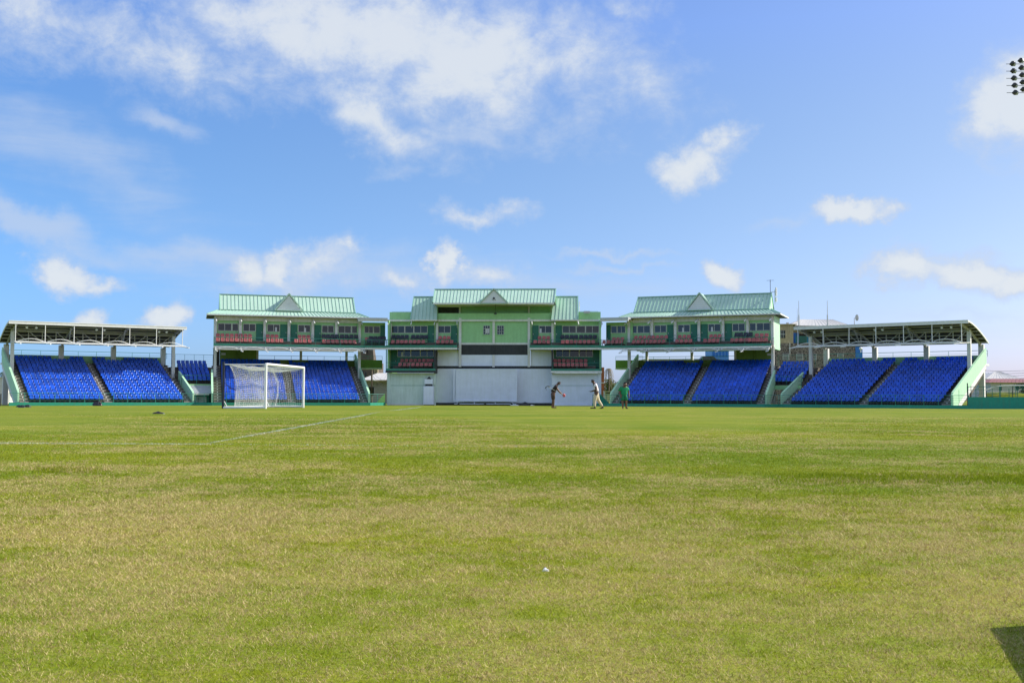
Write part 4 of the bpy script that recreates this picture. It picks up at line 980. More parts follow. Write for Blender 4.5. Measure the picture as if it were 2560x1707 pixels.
class Fig:
    def __init__(s): s.v = []; s.e = []; s.r = []; s.n = {}
    def p(s, name, xyz, r, par=None):
        s.v.append(xyz); s.r.append(r); i = len(s.v)-1; s.n[name] = i
        if par is not None: s.e.append((s.n[par], i))
        return i
def person(name_label, loc, rz, J, skin, clothes, height=1.0, extra=None):
    """J: joints in metres, figure facing +x"""
    T = empty('person', loc, rz); tag(T, name_label, 'person')
    f = Fig(); V = lambda k: Vector(J[k])
    f.p('pelvis', V('pelvis'), (.135, .115)); f.p('waist', V('pelvis').lerp(V('chest'), .42), (.12, .105), 'pelvis'); f.p('chest', V('chest'), (.15, .12), 'waist')
    f.p('neck', V('neck'), .062, 'chest'); hd = V('head')-V('neck'); f.p('skull_base', V('neck')+hd*.45, .068, 'neck'); f.p('head', V('head'), (.100, .092), 'skull_base'); up = hd.normalized(); f.p('crown', V('head')+up*.085, .078, 'head')
    fw = Vector(J.get('face', (1, 0, 0))).normalized(); f.p('nose', V('head')+fw*.098-up*.02, .014, 'head'); f.p('chin', V('head')+fw*.06-up*.10, .034, 'skull_base')
    for s_ in ('L', 'R'):
        f.p('sh'+s_, V('sh'+s_), .064, 'chest'); f.p('el'+s_, V('el'+s_), .044, 'sh'+s_); f.p('wr'+s_, V('wr'+s_), .029, 'el'+s_)
        d = (V('wr'+s_)-V('el'+s_)).normalized(); up_ = Vector((0, 1, 0)) if abs(d.y) < .9 else Vector((1, 0, 0)); sd = d.cross(up_).normalized(); n_ = sd.cross(d)
        f.p('palm'+s_, V('wr'+s_)+d*.06, (.034, .022), 'wr'+s_)
        base = V('wr'+s_)+d*.085
        for i, ln in enumerate((.070, .080, .074, .058)):
            o_ = n_*(.030-.020*i); f.p(f'k{i}{s_}', base+o_, .010, 'palm'+s_); f.p(f'm{i}{s_}', base+o_+d*ln*.5+sd*.008, .009, f'k{i}{s_}'); f.p(f't{i}{s_}', base+o_+d*ln*.85+sd*.032, .008, f'm{i}{s_}')
        f.p('th0'+s_, V('wr'+s_)+d*.035+n_*.034, .012, 'palm'+s_); f.p('th1'+s_, V('wr'+s_)+d*.075+n_*.055+sd*.02, .010, 'th0'+s_)
        f.p('hip'+s_, V('hip'+s_), .098, 'pelvis'); f.p('mid'+s_, V('hip'+s_).lerp(V('kn'+s_), .5), .078, 'hip'+s_); f.p('kn'+s_, V('kn'+s_), .056, 'mid'+s_); f.p('calf'+s_, V('kn'+s_).lerp(V('an'+s_), .35), .055, 'kn'+s_)
        f.p('an'+s_, V('an'+s_), .036, 'calf'+s_); f.p('heel'+s_, V('an'+s_)+Vector(J['ft'+s_])*-.02+Vector((0, 0, -.045)), .032, 'an'+s_)
        f.p('ball'+s_, V('an'+s_)+Vector(J['ft'+s_])*.14+Vector((0, 0, -.055)), (.042, .024), 'heel'+s_); f.p('toe'+s_, V('an'+s_)+Vector(J['ft'+s_])*.20+Vector((0, 0, -.06)), (.034, .016), 'ball'+s_)
    body = skin_fig('body', f.v, f.e, f.r, skin, T)
    hq = MB(); c = V('head')+up*.03-fw*.03
    hv = []; n, k = 14, 8; side_ = up.cross(fw).normalized()
    for i in range(k+1):
        t = PI*.55*i/k
        for j in range(n):
            a = 2*PI*j/n; d_ = up*math.cos(t)+(fw*math.cos(a)+side_*math.sin(a))*math.sin(t); l = 1.0 if d_.dot(fw) < .35 else .80
            hv.append(c+up*(d_.dot(up)*.108*l)+fw*(d_.dot(fw)*.104*l)+side_*(d_.dot(side_)*.098*l)+Vector((random.uniform(-.004, .004),)*3))
    hq.add(hv, [(i*n+j, (i+1)*n+j, (i+1)*n+(j+1) % n, i*n+(j+1) % n) for i in range(k) for j in range(n)]); hq.build('hair', M_hair, T, smooth=True)
    eq = MB()
    for s_ in (-1, 1): p = V('head')+fw*.088+side_*s_*.032+up*.015; eq.ell(p, .011, .011, .009, 6, 4)
    eq.build('eyes', m_mark, T); eq = MB()
    for s_ in (-1, 1): p = V('head')+side_*s_*.094-fw*.01; eq.ell(p, .022, .016, .033, 8, 5)
    eq.build('ears', skin, T)
    for nm, m_, pts in clothes:      # pts: list of (name, xyz or joint, radius, parent)
        g_ = Fig()
        for (a, pos, r_, par) in pts: g_.p(a, V(pos) if isinstance(pos, str) else Vector(pos), r_, par)
        skin_fig(nm, g_.v, g_.e, g_.r, m_, T)
    return T
def mixp(J, a, b, t): return tuple(Vector(J[a]).lerp(Vector(J[b]), t))
def shirt_pts(J, k=1.0, sleeve=.62, low=0.0, cuff=.062):
    P = [('c', 'chest', (.172*k, .145*k), None), ('w', mixp(J, 'pelvis', 'chest', .45), (.15*k, .135*k), 'c'), ('b', mixp(J, 'pelvis', 'chest', .05-low), (.16*k, .142*k), 'w'), ('n', mixp(J, 'chest', 'neck', .72), .078, 'c')]
    for s_ in 'LR': P += [('s'+s_, 'sh'+s_, .082*k, 'c'), ('m'+s_, mixp(J, 'sh'+s_, 'el'+s_, sleeve), cuff*k, 's'+s_)]
    return P
def leg_pts(J, to, r1=.10, r2=.075, frac=.8):
    P = [('p', 'pelvis', (.155, .135), None), ('w', mixp(J, 'pelvis', 'chest', .25), (.135, .12), 'p')]
    for s_ in 'LR':
        P += [('h'+s_, 'hip'+s_, r1+.012, 'p')]
        if to == 'knee': P += [('k'+s_, mixp(J, 'hip'+s_, 'kn'+s_, frac), r2, 'h'+s_)]
        else: P += [('k'+s_, 'kn'+s_, r2, 'h'+s_), ('a'+s_, mixp(J, 'kn'+s_, 'an'+s_, .97), .055, 'k'+s_)]
    return P
M_hair = mat('black_hair', (.012, .010, .009), .8, var=.2); M_sk = mat('dark_brown_skin', (.105, .048, .027), .5, var=.1); M_sk2 = mat('brown_skin', (.15, .072, .042), .5, var=.1)
# man bending forward, facing right, tool under the arm
J = dict(pelvis=(-.10, 0, .93), chest=(.02, 0, 1.30), neck=(.17, 0, 1.47), head=(.29, 0, 1.56), face=(.75, 0, -.55),
         shL=(.08, .19, 1.35), shR=(.08, -.19, 1.35), elL=(.26, .20, 1.10), elR=(.24, -.20, 1.08), wrL=(.46, .10, .90), wrR=(.46, -.10, .88),
         hipL=(-.09, .10, .88), hipR=(-.09, -.10, .88), knL=(-.05, .11, .50), knR=(-.09, -.11, .50), anL=(-.05, .11, .085), anR=(-.15, -.11, .085), ftL=(1, .1, 0), ftR=(.95, -.15, 0))
m_brown = mat('dark_brown_cloth', (.030, .018, .014), .9, var=.2); m_short = mat('brown_shorts_cloth', (.065, .036, .02), .9, var=.2)
p = at(1386, 68.5)
person('person in dark T-shirt and brown shorts bending forward with a red disc in both hands', (p.x, p.y, 0), YAW, J, M_sk,
       [('shirt', m_brown, shirt_pts(J, 1.1, .6)), ('shorts', m_short, leg_pts(J, 'knee', .10, .085, 1.05))])
c_, s__ = math.cos(YAW), math.sin(YAW)
def pl(base, v): return Vector((base.x+v[0]*c_-v[1]*s__, base.y+v[0]*s__+v[1]*c_, v[2]))
q = MB(); q.tube((-.42, -.24, 1.36), (.44, -.16, .86), .012, 8); t_ = empty('hand_tool', (p.x, p.y, 0), YAW); tag(t_, 'long-handled tool with dark hooked head held under the bending person\'s arm', 'tool'); q.build('handle', m_white, t_)
q = MB(); q.path([(-.30, -.24, 1.34), (-.44, -.24, 1.37), (-.55, -.24, 1.31), (-.58, -.24, 1.22)], .024, 6); q.path([(-.53, -.24, 1.30), (-.50, -.24, 1.08)], .008, 4); q.build('head', m_dark, t_)
m_red = mat('red_plastic', (.62, .09, .07), .5, var=.1)
q = MB(); c = Vector((.60, 0, .80))
q.path([c+Vector((.055*math.cos(a), .02*math.sin(a*2), .07*math.sin(a))) for a in np.linspace(0, 2*PI, 17)], .042, 8)
o = q.build('red_disc', m_red, smooth=True); o.location = (p.x, p.y, 0); o.rotation_euler = (0, 0, YAW); tag(o, 'red plastic ring held low in the bending person\'s hands', 'ring')
# walking man in white shirt, facing left, looking down
J = dict(pelvis=(0, 0, .95), chest=(.03, 0, 1.36), neck=(.13, 0, 1.52), head=(.21, 0, 1.63), face=(.9, 0, -.35),
         shL=(.06, .19, 1.42), shR=(.06, -.19, 1.42), elL=(.03, .25, 1.12), elR=(-.04, -.26, 1.14), wrL=(.26, .12, 1.06), wrR=(.25, -.14, 1.04),
         hipL=(0, .10, .90), hipR=(0, -.10, .90), knL=(.12, .10, .50), knR=(-.12, -.10, .50), anL=(.11, .10, .085), anR=(-.38, -.10, .12), ftL=(1, 0, 0), ftR=(.85, 0, -.35))
m_shirt = mat('white_shirt_cloth', (.72, .66, .66), .85, var=.06); m_trou = mat('cream_trouser_cloth', (.62, .52, .36), .9, var=.08); m_shoe = mat('black_shoe', (.015, .014, .013), .5, var=.2)
p2 = at(1491, 65.2)
P2 = person('person walking left in white polo shirt and cream trousers, looking down at both hands', (p2.x, p2.y, 0), PI+YAW, J, M_sk,
       [('shirt', m_shirt, shirt_pts(J, 1.0, .55, 0, .07)), ('trousers', m_trou, leg_pts(J, 'ankle', .105, .082))])
for s_ in 'LR':
    a = Vector(J['an'+s_]); fw = Vector(J['ft'+s_]); q = MB()
    for t, rx in ((-.04, .045), (.03, .05), (.10, .05), (.17, .045), (.22, .03)):
        c = a+fw*t+Vector((0, 0, -.05)); q.ell(c, .05, rx, .04, 8, 6)
    q.build('shoe', m_shoe, P2, smooth=True)
q = MB(); q.box(.33, .47, -.05, .05, 1.045, 1.06); o = q.build('phone', m_dark); o.location = (p2.x, p2.y, 0); o.rotation_euler = (0, 0, PI+YAW); tag(o, 'small dark phone held by the person in the white shirt', 'phone')
# standing person in loose green top and shorts, facing the camera
J = dict(pelvis=(0, 0, .84), chest=(.03, 0, 1.20), neck=(.07, 0, 1.37), head=(.13, .03, 1.47), face=(.95, .1, -.35),
         shL=(.03, .17, 1.27), shR=(.03, -.17, 1.27), elL=(-.02, .27, 1.00), elR=(.0, -.28, 1.00), wrL=(.08, .27, .76), wrR=(.10, -.24, .78),
         hipL=(0, .09, .80), hipR=(0, -.09, .80), knL=(.04, .10, .45), knR=(.03, -.11, .45), anL=(-.02, .12, .085), anR=(.06, -.09, .085), ftL=(.8, .5, 0), ftR=(.95, -.1, 0))
m_gtop = mat('green_cloth', (.008, .24, .10), .85, var=.12); m_gsh = mat('dark_green_cloth', (.006, .17, .08), .85, var=.12)
p3 = at(1560.5, 65.0)
person('person in loose bright green top and green shorts standing barefoot, facing the camera', (p3.x, p3.y, 0), YAW-PI/2+.1, J, M_sk2,
       [('top', m_gtop, shirt_pts(J, 1.12, .85, .30, .095)), ('shorts', m_gsh, leg_pts(J, 'knee', .112, .10, .95))])

# ================================================================== plants
m_leaf = mat('olive_foliage', (.085, .125, .022), .7, var=.5, scale=1.6); m_leafd = mat('dark_foliage', (.03, .065, .015), .7, var=.5, scale=1.6); m_bark = mat('bark', (.16, .12, .09), .9, var=.3)
m_straw = mat('dry_frond', (.20, .16, .09), .9, var=.3)
def leaf_cloud(q, clumps, n, size, seed):
    r_ = np.random.default_rng(seed)
    for (cx, cy, cz, rx, ry, rz) in clumps:
        for _ in range(n):
            d = r_.normal(0, 1, 3); d /= np.linalg.norm(d); f = r_.uniform(.45, 1.05)**.6; p = Vector((cx+d[0]*rx*f, cy+d[1]*ry*f, cz+d[2]*rz*f))
            a = Vector(r_.normal(0, 1, 3)).normalized(); b = a.cross(Vector(r_.normal(0, 1, 3))).normalized(); s_ = size*r_.uniform(.6, 1.5)
            q.add([p-a*s_, p+b*s_*.45, p+a*s_, p-b*s_*.45], [(0, 1, 2, 3)])
def tree(px, D, h, w_, label, m_, seed, n=140, size=.12):
    p = at(px, D); T = empty('tree', p); tag(T, label, 'tree'); r_ = np.random.default_rng(seed)
    q = MB(); q.tube((0, 0, -.1), (.1, 0, h*.45), .16, 8, r2=.10)
    for k in range(7):
        a = 2*PI*k/7; q.tube((.1, 0, h*.4), (math.cos(a)*w_*.35, math.sin(a)*w_*.35, h*(.65+.2*r_.uniform())), .06, 5, r2=.02)
    q.build('trunk', m_bark, T)
    q = MB(); cl = [(r_.uniform(-.5, .5)*w_*.8, r_.uniform(-.5, .5)*w_*.8, h*r_.uniform(.3, .88), w_*.2*r_.uniform(.7, 1.3), w_*.2, w_*.17*r_.uniform(.7, 1.2)) for _ in range(22)]
    leaf_cloud(q, cl, n, size, seed); q.build('crown', m_, T); return T
tree(1536, 150, 3.4, 3.6, 'rounded olive-green tree seen through the gap right of the pavilion', m_leaf, 5)
tree(2585, 135, 3.2, 3.2, 'dark bushy tree at the right edge of the photo', m_leafd, 6)
def palm(px, D, py_top, label, m_fr, n=9, L_=1.6, trunk=.13, droop=1.0, seed=1):
    p = at(px, D); z = at(px, D, py_top).z-p.z; T = empty('palm_tree', p); tag(T, label, 'palm tree'); r_ = np.random.default_rng(seed)
    q = MB(); q.tube((0, 0, -.1), (.15, 0, z*.5), trunk, 8, r2=trunk*.8); q.tube((.15, 0, z*.5), (.1, 0, z), trunk*.8, 8, r2=trunk*.7); q.build('trunk', m_bark, T)
    q = MB()
    for k in range(n):
        a = 2*PI*k/n+r_.uniform(-.2, .2); d = Vector((math.cos(a), math.sin(a), 0)); pts = []
        for t in np.linspace(0, 1, 9): pts.append(Vector((.1, 0, z))+d*L_*t*(1-.25*t*droop)+Vector((0, 0, .5*t-1.5*droop*t*t)))
        sd = Vector((-d.y, d.x, 0))
        for i in range(1, 9):
            w_ = .42*math.sin(PI*min(1, i/8*.85+.1)); b_ = pts[i]; a_ = pts[i-1]
            for s_ in (-1, 1):
                for e in (0., .5): o_ = a_.lerp(b_, e); q.add([o_, a_.lerp(b_, e+.35), o_+sd*s_*w_+(b_-a_)*.9+Vector((0, 0, -.18))], [(0, 1, 2)])
    q.build('crown', m_fr, T)
palm(1520, 145, 921, 'dead palm with pale trunk and hanging brown fronds by the pavilion', m_straw, 6, 1.6, .12, 2.2, 3)
palm(10, 150, 930, 'dark palm behind the left end of the stands', m_leafd, 12, 1.6, .14, 1.1, 4)

# ================================================================== buildings and things behind
m_stone = bpy.data.materials.new('rubble_stone'); m_stone.use_nodes = True
def stone_nodes():
    nt = m_stone.node_tree; N = nt.nodes; L = nt.links; b = N['Principled BSDF']; b.inputs['Roughness'].default_value = .9
    tc = N.new('ShaderNodeTexCoord'); v = N.new('ShaderNodeTexVoronoi'); v.feature = 'DISTANCE_TO_EDGE'; v.inputs['Scale'].default_value = 3.2; L.new(tc.outputs['Object'], v.inputs[0])
    v2 = N.new('ShaderNodeTexVoronoi'); v2.inputs['Scale'].default_value = 3.2; L.new(tc.outputs['Object'], v2.inputs[0])
    r1 = N.new('ShaderNodeValToRGB'); r1.color_ramp.elements[0].position = .03; r1.color_ramp.elements[0].color = (0, 0, 0, 1); r1.color_ramp.elements[1].position = .1
    L.new(v.outputs['Distance'], r1.inputs[0]); sp = N.new('ShaderNodeSeparateColor'); L.new(v2.outputs['Color'], sp.inputs[0])
    r2 = N.new('ShaderNodeValToRGB'); r2.color_ramp.elements[0].color = (.045, .035, .03, 1); r2.color_ramp.elements[1].color = (.15, .12, .10, 1); L.new(sp.outputs[0], r2.inputs[0])
    mx = N.new('ShaderNodeMix'); mx.data_type = 'RGBA'; L.new(r1.outputs[0], mx.inputs[0]); mx.inputs[6].default_value = (.30, .25, .21, 1); L.new(r2.outputs[0], mx.inputs[7]); L.new(mx.outputs[2], b.inputs['Base Color'])
stone_nodes()
m_ochre = mat('stained_ochre_render', (.45, .36, .22), .9, var=.25, streak=.8, dirt=(.16, .13, .10)); m_blue = mat('blue_paint', (.02, .16, .52), .6, var=.1, streak=.3); m_blue2 = mat('light_blue_paint', (.10, .30, .62), .6, var=.1)
m_sheet = mat('weathered_white_roof', (.50, .49, .47), .6, var=.08, streak=.4, dirt=(.45, .42, .38)); m_redroof = mat('red_metal_roof', (.24, .09, .08), .6, var=.2); m_housew = mat('off_white_render', (.60, .58, .54), .85, var=.1, streak=.4)
m_brick = mat('old_brick', (.42, .13, .06), .9, var=.3, scale=4); m_ruin = mat('dark_weathered_masonry', (.11, .085, .07), .95, var=.4, scale=1.2); m_greyr = mat('grey_render', (.30, .28, .28), .9, var=.12, streak=.5)
class Bg:
    """a frontal building placed by the photo columns of its corners at depth D"""
    def __init__(s, name, px, D, label, cat):
        p = at(px, D); s.D = D; s.F = Frame(p.x, p.y, YAW); s.T = empty(name, (p.x, p.y, GZ), YAW); tag(s.T, label, cat); s.T.location.z = GZ
    def b(s, name, m_, x0, x1, y0, y1, v0=0., v1=4., par=None):
        u0, zt = s.F.px(x0, y0, v0); u1, _ = s.F.px(x1, y0, v0); zb = s.F.px(x0, y1, v0)[1] if y1 else GZ
        q = MB(s.F); q.box(u0, u1, v0, v1, zb, zt); return q.build(name, m_, par or s.T)
    def hip(s, m_, x0, x1, ye, yr, r0, r1, v0=-.4, v1=6., par=None, name='roof'):
        u0, ze = s.F.px(x0, ye, v0); u1, _ = s.F.px(x1, ye, v0); vm = (v0+v1)/2; a, zr = s.F.px(r0, yr, vm); b_, _ = s.F.px(r1, yr, vm)
        q = MB(s.F); q.add([(u0, v0, ze), (u1, v0, ze), (u1, v1, ze), (u0, v1, ze), (a, vm, zr), (b_, vm, zr)], [(0, 1, 5, 4), (2, 3, 4, 5), (1, 2, 5), (3, 0, 4), (3, 2, 1, 0)])
        n = max(2, int((u1-u0)/.5))
        for k in range(n+1):
            t = k/n; p0 = Vector((u0+(u1-u0)*t, v0, ze+.02)); p1 = Vector((a+(b_-a)*t, vm, zr+.02)); q.bar(p0, p1, .03, .03)
        return q.build(name, m_, par or s.T)
# old stone building behind the right corner stand
B_ = Bg('stone_building', 1945, 146, 'old rubble-stone building with ochre upper floor and pale hipped roof', 'building')
B_.b('stone_wall', m_stone, 1938, 2138, 858, 1010, 0, 8); B_.b('ochre_wall', m_ochre, 1938, 1983, 812, 857.8, 0, 6); B_.b('ochre_wall', m_ochre, 1983.2, 2105, 822, 857.6, 1.6, 6)
B_.b('cornice', m_ochre, 1936, 1992, 809.5, 811.8, -.2, 6)
q_ = B_.b('window', m_black, 1947, 1963, 826, 845, -.06, -.01)
for x in (1952, 1957.5): B_.b('glazing_bar', m_alu, x, x+.7, 826, 845, -.09, -.07, par=q_)
B_.b('glazing_bar', m_alu, 1947, 1963, 835, 836, -.1, -.095, par=q_)
for a, b in ((1982, 1991), (1992.5, 1997), (2017, 2026)): B_.b('shutter', m_blue, a, b, 832, 857.5, 1.45, 1.58)
B_.b('door', m_brown, 1999, 2015, 834, 857.5, 1.45, 1.58)
q = MB(B_.F); u0 = B_.F.U(1990, 0); u1 = B_.F.U(2030, 0); z0 = B_.F.Z(2000, 857, 0)
for k in range(25): u = u0+(u1-u0)*k/24; q.box(u-.02, u+.02, .02, .06, z0, z0+.85)
q.box(u0, u1, .0, .08, z0+.85, z0+.9); q.build('balustrade', m_rail, B_.T)
for a, b, y0, y1 in ((1957, 1973, 883, 900), (1991, 2007.5, 884, 900), (2027, 2041, 884, 900), (2093, 2109, 883.5, 893), (1946, 1957, 990, 999)):
    w_ = B_.b('window', m_alu, a, b, y0, y1, -.08, -.01); n = 5
    for k in range(n): yy = y0+(y1-y0)*(k+.15)/n; B_.b('slat', m_black, a+1.2, b-1.2, yy, yy+(y1-y0)/n*.62, -.1, -.082, par=w_)
for x in (1974, ): B_.b('downpipe', m_white, x, x+1.4, 857, 885, -.12, -.02)
B_.b('pilaster', m_mint, 2062, 2067, 872, 912, -.15, -.01)
B_.b('blue_wall', m_blue, 2138.3, 2156, 858, 1005, .1, 7.9)
B_.hip(m_sheet, 1972, 2128, 814, 798.5, 2002, 2080, 0.5, 9)
B_.b('chimney_cowl', m_galv, 1967, 1972, 806, 809.4, 1, 1.4)
p = at(2152, 138, 881); q = MB(); q.tube((0, 0, 0), (0, 0, .35), .06, 6); q.ell((0, 0, .5), .22, .22, .2, 10, 7); o = q.build('globe_lamp', m_lamp); o.location = p; tag(o, 'pale globe lamp in front of the blue wall', 'lamp')
def mast(px, D, y0, y1, label, r=.04, name='mast', cat='mast'):
    p = at(px, D, y1); h = at(px, D, y0).z-p.z; q = MB(); q.tube((0, 0, 0), (0, 0, h), r, 6, r2=r*.6); q.tube((0, 0, 0), (0, 0, h*.5), r*1.5, 6); o = q.build(name, m_galv); o.location = p; return tag(o, label, cat, 'thin masts on the stone building roof' if name == 'mast' else None)
mast(1997.5, 146.6, 752, 822, 'taller left mast rising from the stone building', .06); mast(2069, 146.6, 752, 822, 'right-hand thin mast behind the right end stand roof', .06); mast(1993.5, 149, 771, 815, 'short faint mast just left of the two tall ones', .035)
p = at(2136, 150, 815); T = empty('satellite_dish', p); tag(T, 'round white satellite dish on a pole above the right end stand roof', 'satellite dish'); h = at(2136, 150, 795).z-p.z
q = MB(); q.tube((0, 0, 0), (0, 0, h), .06, 6); q.build('pole', m_galv, T)
q = MB(); n = 16; vs = [(.3, -.28, h+.03)]
for r_ in (.16, .32, .30*1.5):
    for k in range(n): a = 2*PI*k/n; vs.append((.3+r_*.55*math.cos(a), -.28-.0+r_*r_*.3-r_*.0, h+.03+r_*math.sin(a)))
q.add(vs, [(0, 1+k, 1+(k+1) % n) for k in range(n)]+[(1+j*n+k, 1+(j+1)*n+k, 1+(j+1)*n+(k+1) % n, 1+j*n+(k+1) % n) for j in (0, 1) for k in range(n)]); q.build('dish', m_sheet, T)
q = MB(); q.bar((0, 0, h), (.3, -.2, h+.03), .05); q.bar((.3, -.25, h-.3), (.32, -.75, h), .03); q.build('arm', m_galv, T)
# antennas on the right stand roof
p = fr.world(.5, 9.6, 12.36); T = empty('antenna', p, fr.rot); tag(T, 'white panel antennas and thin aerial at the end of the right stand roof', 'antenna')
q = MB(); q.tube((-.05, 0, -.1), (-.05, 0, 1.5), .03, 6); q.bar((-.45, 0, 1.42), (.35, 0, 1.42), .03); q.bar((-.05, -.3, 1.3), (-.05, .3, 1.3), .03); q.build('mast', m_dark, T)
q = MB(); q.tube((.45, 0, -1.3), (.45, 0, .35), .04, 6); q.bar((-.05, 0, .1), (.45, 0, .1), .05); q.build('pole', m_galv, T)
for z in (-1.0, -.35, .1): q = MB(); q.box(.5, .66, -.12, .12, z, z+.5); q.build('panel', m_white, T)
# blue hut, parked car and roof behind the right two-storey stand
B_ = Bg('blue_building', 1779, 150, 'light blue building behind the back rail of the right two-storey stand', 'building'); B_.b('wall', m_blue2, 1779, 1822, 862, 1000, 0, 5)
for k in range(5): w_ = B_.b('shutter', m_blue, 1782+8*k, 1787+8*k, 871, 892, -.05, -.01)
B_.b('roof', m_sheet, 1777, 1824, 860, 861.8, -.3, 5.3)
B_ = Bg('flat_roofed_building', 1610, 160, 'low pale flat-roofed building just visible behind the right stand back wall', 'building'); B_.b('wall', m_housew, 1615, 1756, 898.5, 990, 0, 5); B_.b('roof', m_beam, 1612, 1759, 896.8, 898.2, -.3, 5.3)
def car(px, D, y_top, L_, label, m_):
    F_ = None; p = at(px, D, y_top); T = empty('parked_car', (p.x, p.y, p.z-1.42), YAW); tag(T, label, 'car'); q = MB(); h = L_/2
    q.prism([(-h, .3), (-h, .75), (-h+.25, .88), (-h*.55, .95), (-h*.32, 1.38), (h*.35, 1.42), (h*.62, .98), (h-.1, .9), (h, .7), (h, .3)], -.82, .82); q.build('body', m_, T)
    q = MB(); q.prism([(-h*.50, .98), (-h*.30, 1.33), (h*.33, 1.36), (h*.56, 1.0)], -.835, .835); q.build('side_window', m_glass, T)
    for s_ in (-1, 1):
        for e in (-1, 1): q = MB(); q.tube((s_*h*.62, e*.84, .32), (s_*h*.62, e*.66, .32), .32, 14); wq = q.build('wheel', m_dark, T); q = MB(); q.tube((s_*h*.62, e*.845, .32), (s_*h*.62, e*.84, .32), .18, 10); q.build('rim', m_galv, wq)
    q = MB(); q.box(-h-.01, -h+.02, -.7, -.4, .6, .75); q.build('headlight', m_curt, T)
    return T
m_car = mat('dark_car_paint', (.02, .022, .026), .25, var=.1)
q = MB(); P_ = at(1767, 149, 890); q.box(-3.5, 3.5, -1.6, 1.6, -8, -1.42); o = q.build('parking_deck', m_beam); o.location = P_; o.rotation_euler = (0, 0, YAW); tag(o, 'raised pale parking deck behind the right two-storey stand', 'deck')
car(1767, 149, 890, 3.9, 'dark parked car behind the right two-storey stand', m_car)
# far right houses
def house(px0, px1, D, ye, yr, r0, r1, ybase, label, mw, mr_, nwin=2):
    B_ = Bg('house', px0, D, label, 'house'); B_.b('wall', mw, px0+2, px1-2, ye, ybase, 0, 7)
    B_.hip(mr_, px0-2, px1+2, ye, yr, r0, r1, -.6, 7.6)
    for k in range(nwin):
        x = px0+(px1-px0)*(k+.6)/(nwin+.4); w_ = B_.b('window', m_black, x, x+5, ye+(992-ye)*.25, ye+(992-ye)*.55, -.07, -.01)
    return B_
house(2425, 2478, 165, 951, 930.5, 2440, 2470, 1000, 'far house with blue-grey roof behind the right end stand', m_housew, m_galv, 1)
house(2468, 2552, 160, 947, 928.5, 2488, 2500, 1000, 'far house with pale hipped roof at the right edge', m_housew, m_sheet, 2)
house(2474, 2575, 145, 956, 946.5, 2480, 2575, 1000, 'low white house with faded red roof at the far right', m_housew, m_redroof, 2)
# grass bank, fences, nets at the far right
q = MB(); pa = at(2448, 118); pb = at(2800, 106); n_ = 24; vs = []
for k in range(n_+1):
    t = k/n_; b_ = pa.lerp(pb, t); hgt = min(1, t*9)*(.95+.12*math.sin(t*7))
    for j, (dv, f) in enumerate(((0, 0), (2, .8), (4, 1.), (9, 1.), (14, 0))):
        vs.append((b_.x+dv*.25, b_.y+dv, GZ-.05+(hgt+.62)*f))
q.add(vs, [(k*5+j, (k+1)*5+j, (k+1)*5+j+1, k*5+j+1) for k in range(n_) for j in range(4)]); o = q.build('grass_bank', m_turf, smooth=True); tag(o, 'grass bank behind the tall green wall at the far right', kind='structure')
def fence(pA_, pB_, zb, h, n, label, mat_, name='fence', nr=3):
    T = empty(name, (pA_.x, pA_.y, zb)); tag(T, label, 'fence'); d = Vector((pB_.x-pA_.x, pB_.y-pA_.y, 0)); q = MB()
    for k in range(nr): z = Vector((0, 0, h*(k+1)/nr)); q.tube(z, d+z, .03, 5)
    q.build('rail', mat_, T)
    for k in range(n+1): q = MB(); q.tube(d*k/n, d*k/n+Vector((0, 0, h+(.5 if k % 4 == 3 else 0))), .035, 5); q.build('post', mat_, T)
fence(at(2440, 116), at(2800, 104), GZ, 2.0, 16, 'dark tubular fence in front of the grass bank on the right', m_rail, nr=4)
p = at(2437, 112); T = empty('practice_net_frame', p, YAW); tag(T, 'curved pale frame of a netted enclosure beside the right end stand', 'frame')
q = MB(); q.path([(0, 0, .6), (.5, 0, 1.35), (1.1, 0, 1.8), (1.9, 0, 2.12), (3.0, 0, 2.28), (6.5, 0, 2.35)], .06, 6); q.build('hoop', m_beam, T)
for k in range(5): q = MB(); x = 1.2+1.35*k; q.tube((x, 0, 0), (x, 0, [1.85, 2.2, 2.3, 2.32, 2.34][k]), .04, 6); q.build('post', m_dark, T)
q = MB(); q.tube((.2, .02, 1.0), (6.5, .02, 1.7), .02, 5); q.tube((.2, .02, 1.3), (6.5, .02, 1.75), .02, 5); q.build('cable', m_dark, T)
for px, D, y0, lab in ((2419, 104, 958, 'tall dark post at the outer corner of the right end stand'), (2427, 107, 960, 'dark post just right of the corner post of the right end stand'), (2, 104, 985, 'short dark post at the far left end of the boundary')):
    p = at(px, D); h = at(px, D, y0).z-p.z; q = MB(); q.tube((0, 0, 0), (0, 0, h), .06, 8); q.ell((0, 0, h), .07, .07, .04, 8, 4); o = q.build('post', m_dark); o.location = p; tag(o, lab, 'post')
# far left
B_ = Bg('white_building', -60, 135, 'white building partly hidden at the left edge', 'building'); B_.b('wall', m_housew, -90, 21, 964, 1008, 0, 5); B_.b('parapet', m_housew, -92, 7, 944, 963.8, 0, 5)
B_.b('window', m_black, 8, 14, 978, 990, -.05, -.01); B_.b('roof', m_sheet, -93, 22, 942, 943.8, -.2, 5.2)
tree(-6, 140, 2.4, 2.6, 'low dark bush at the left edge beside the white building', m_leafd, 16, 120)
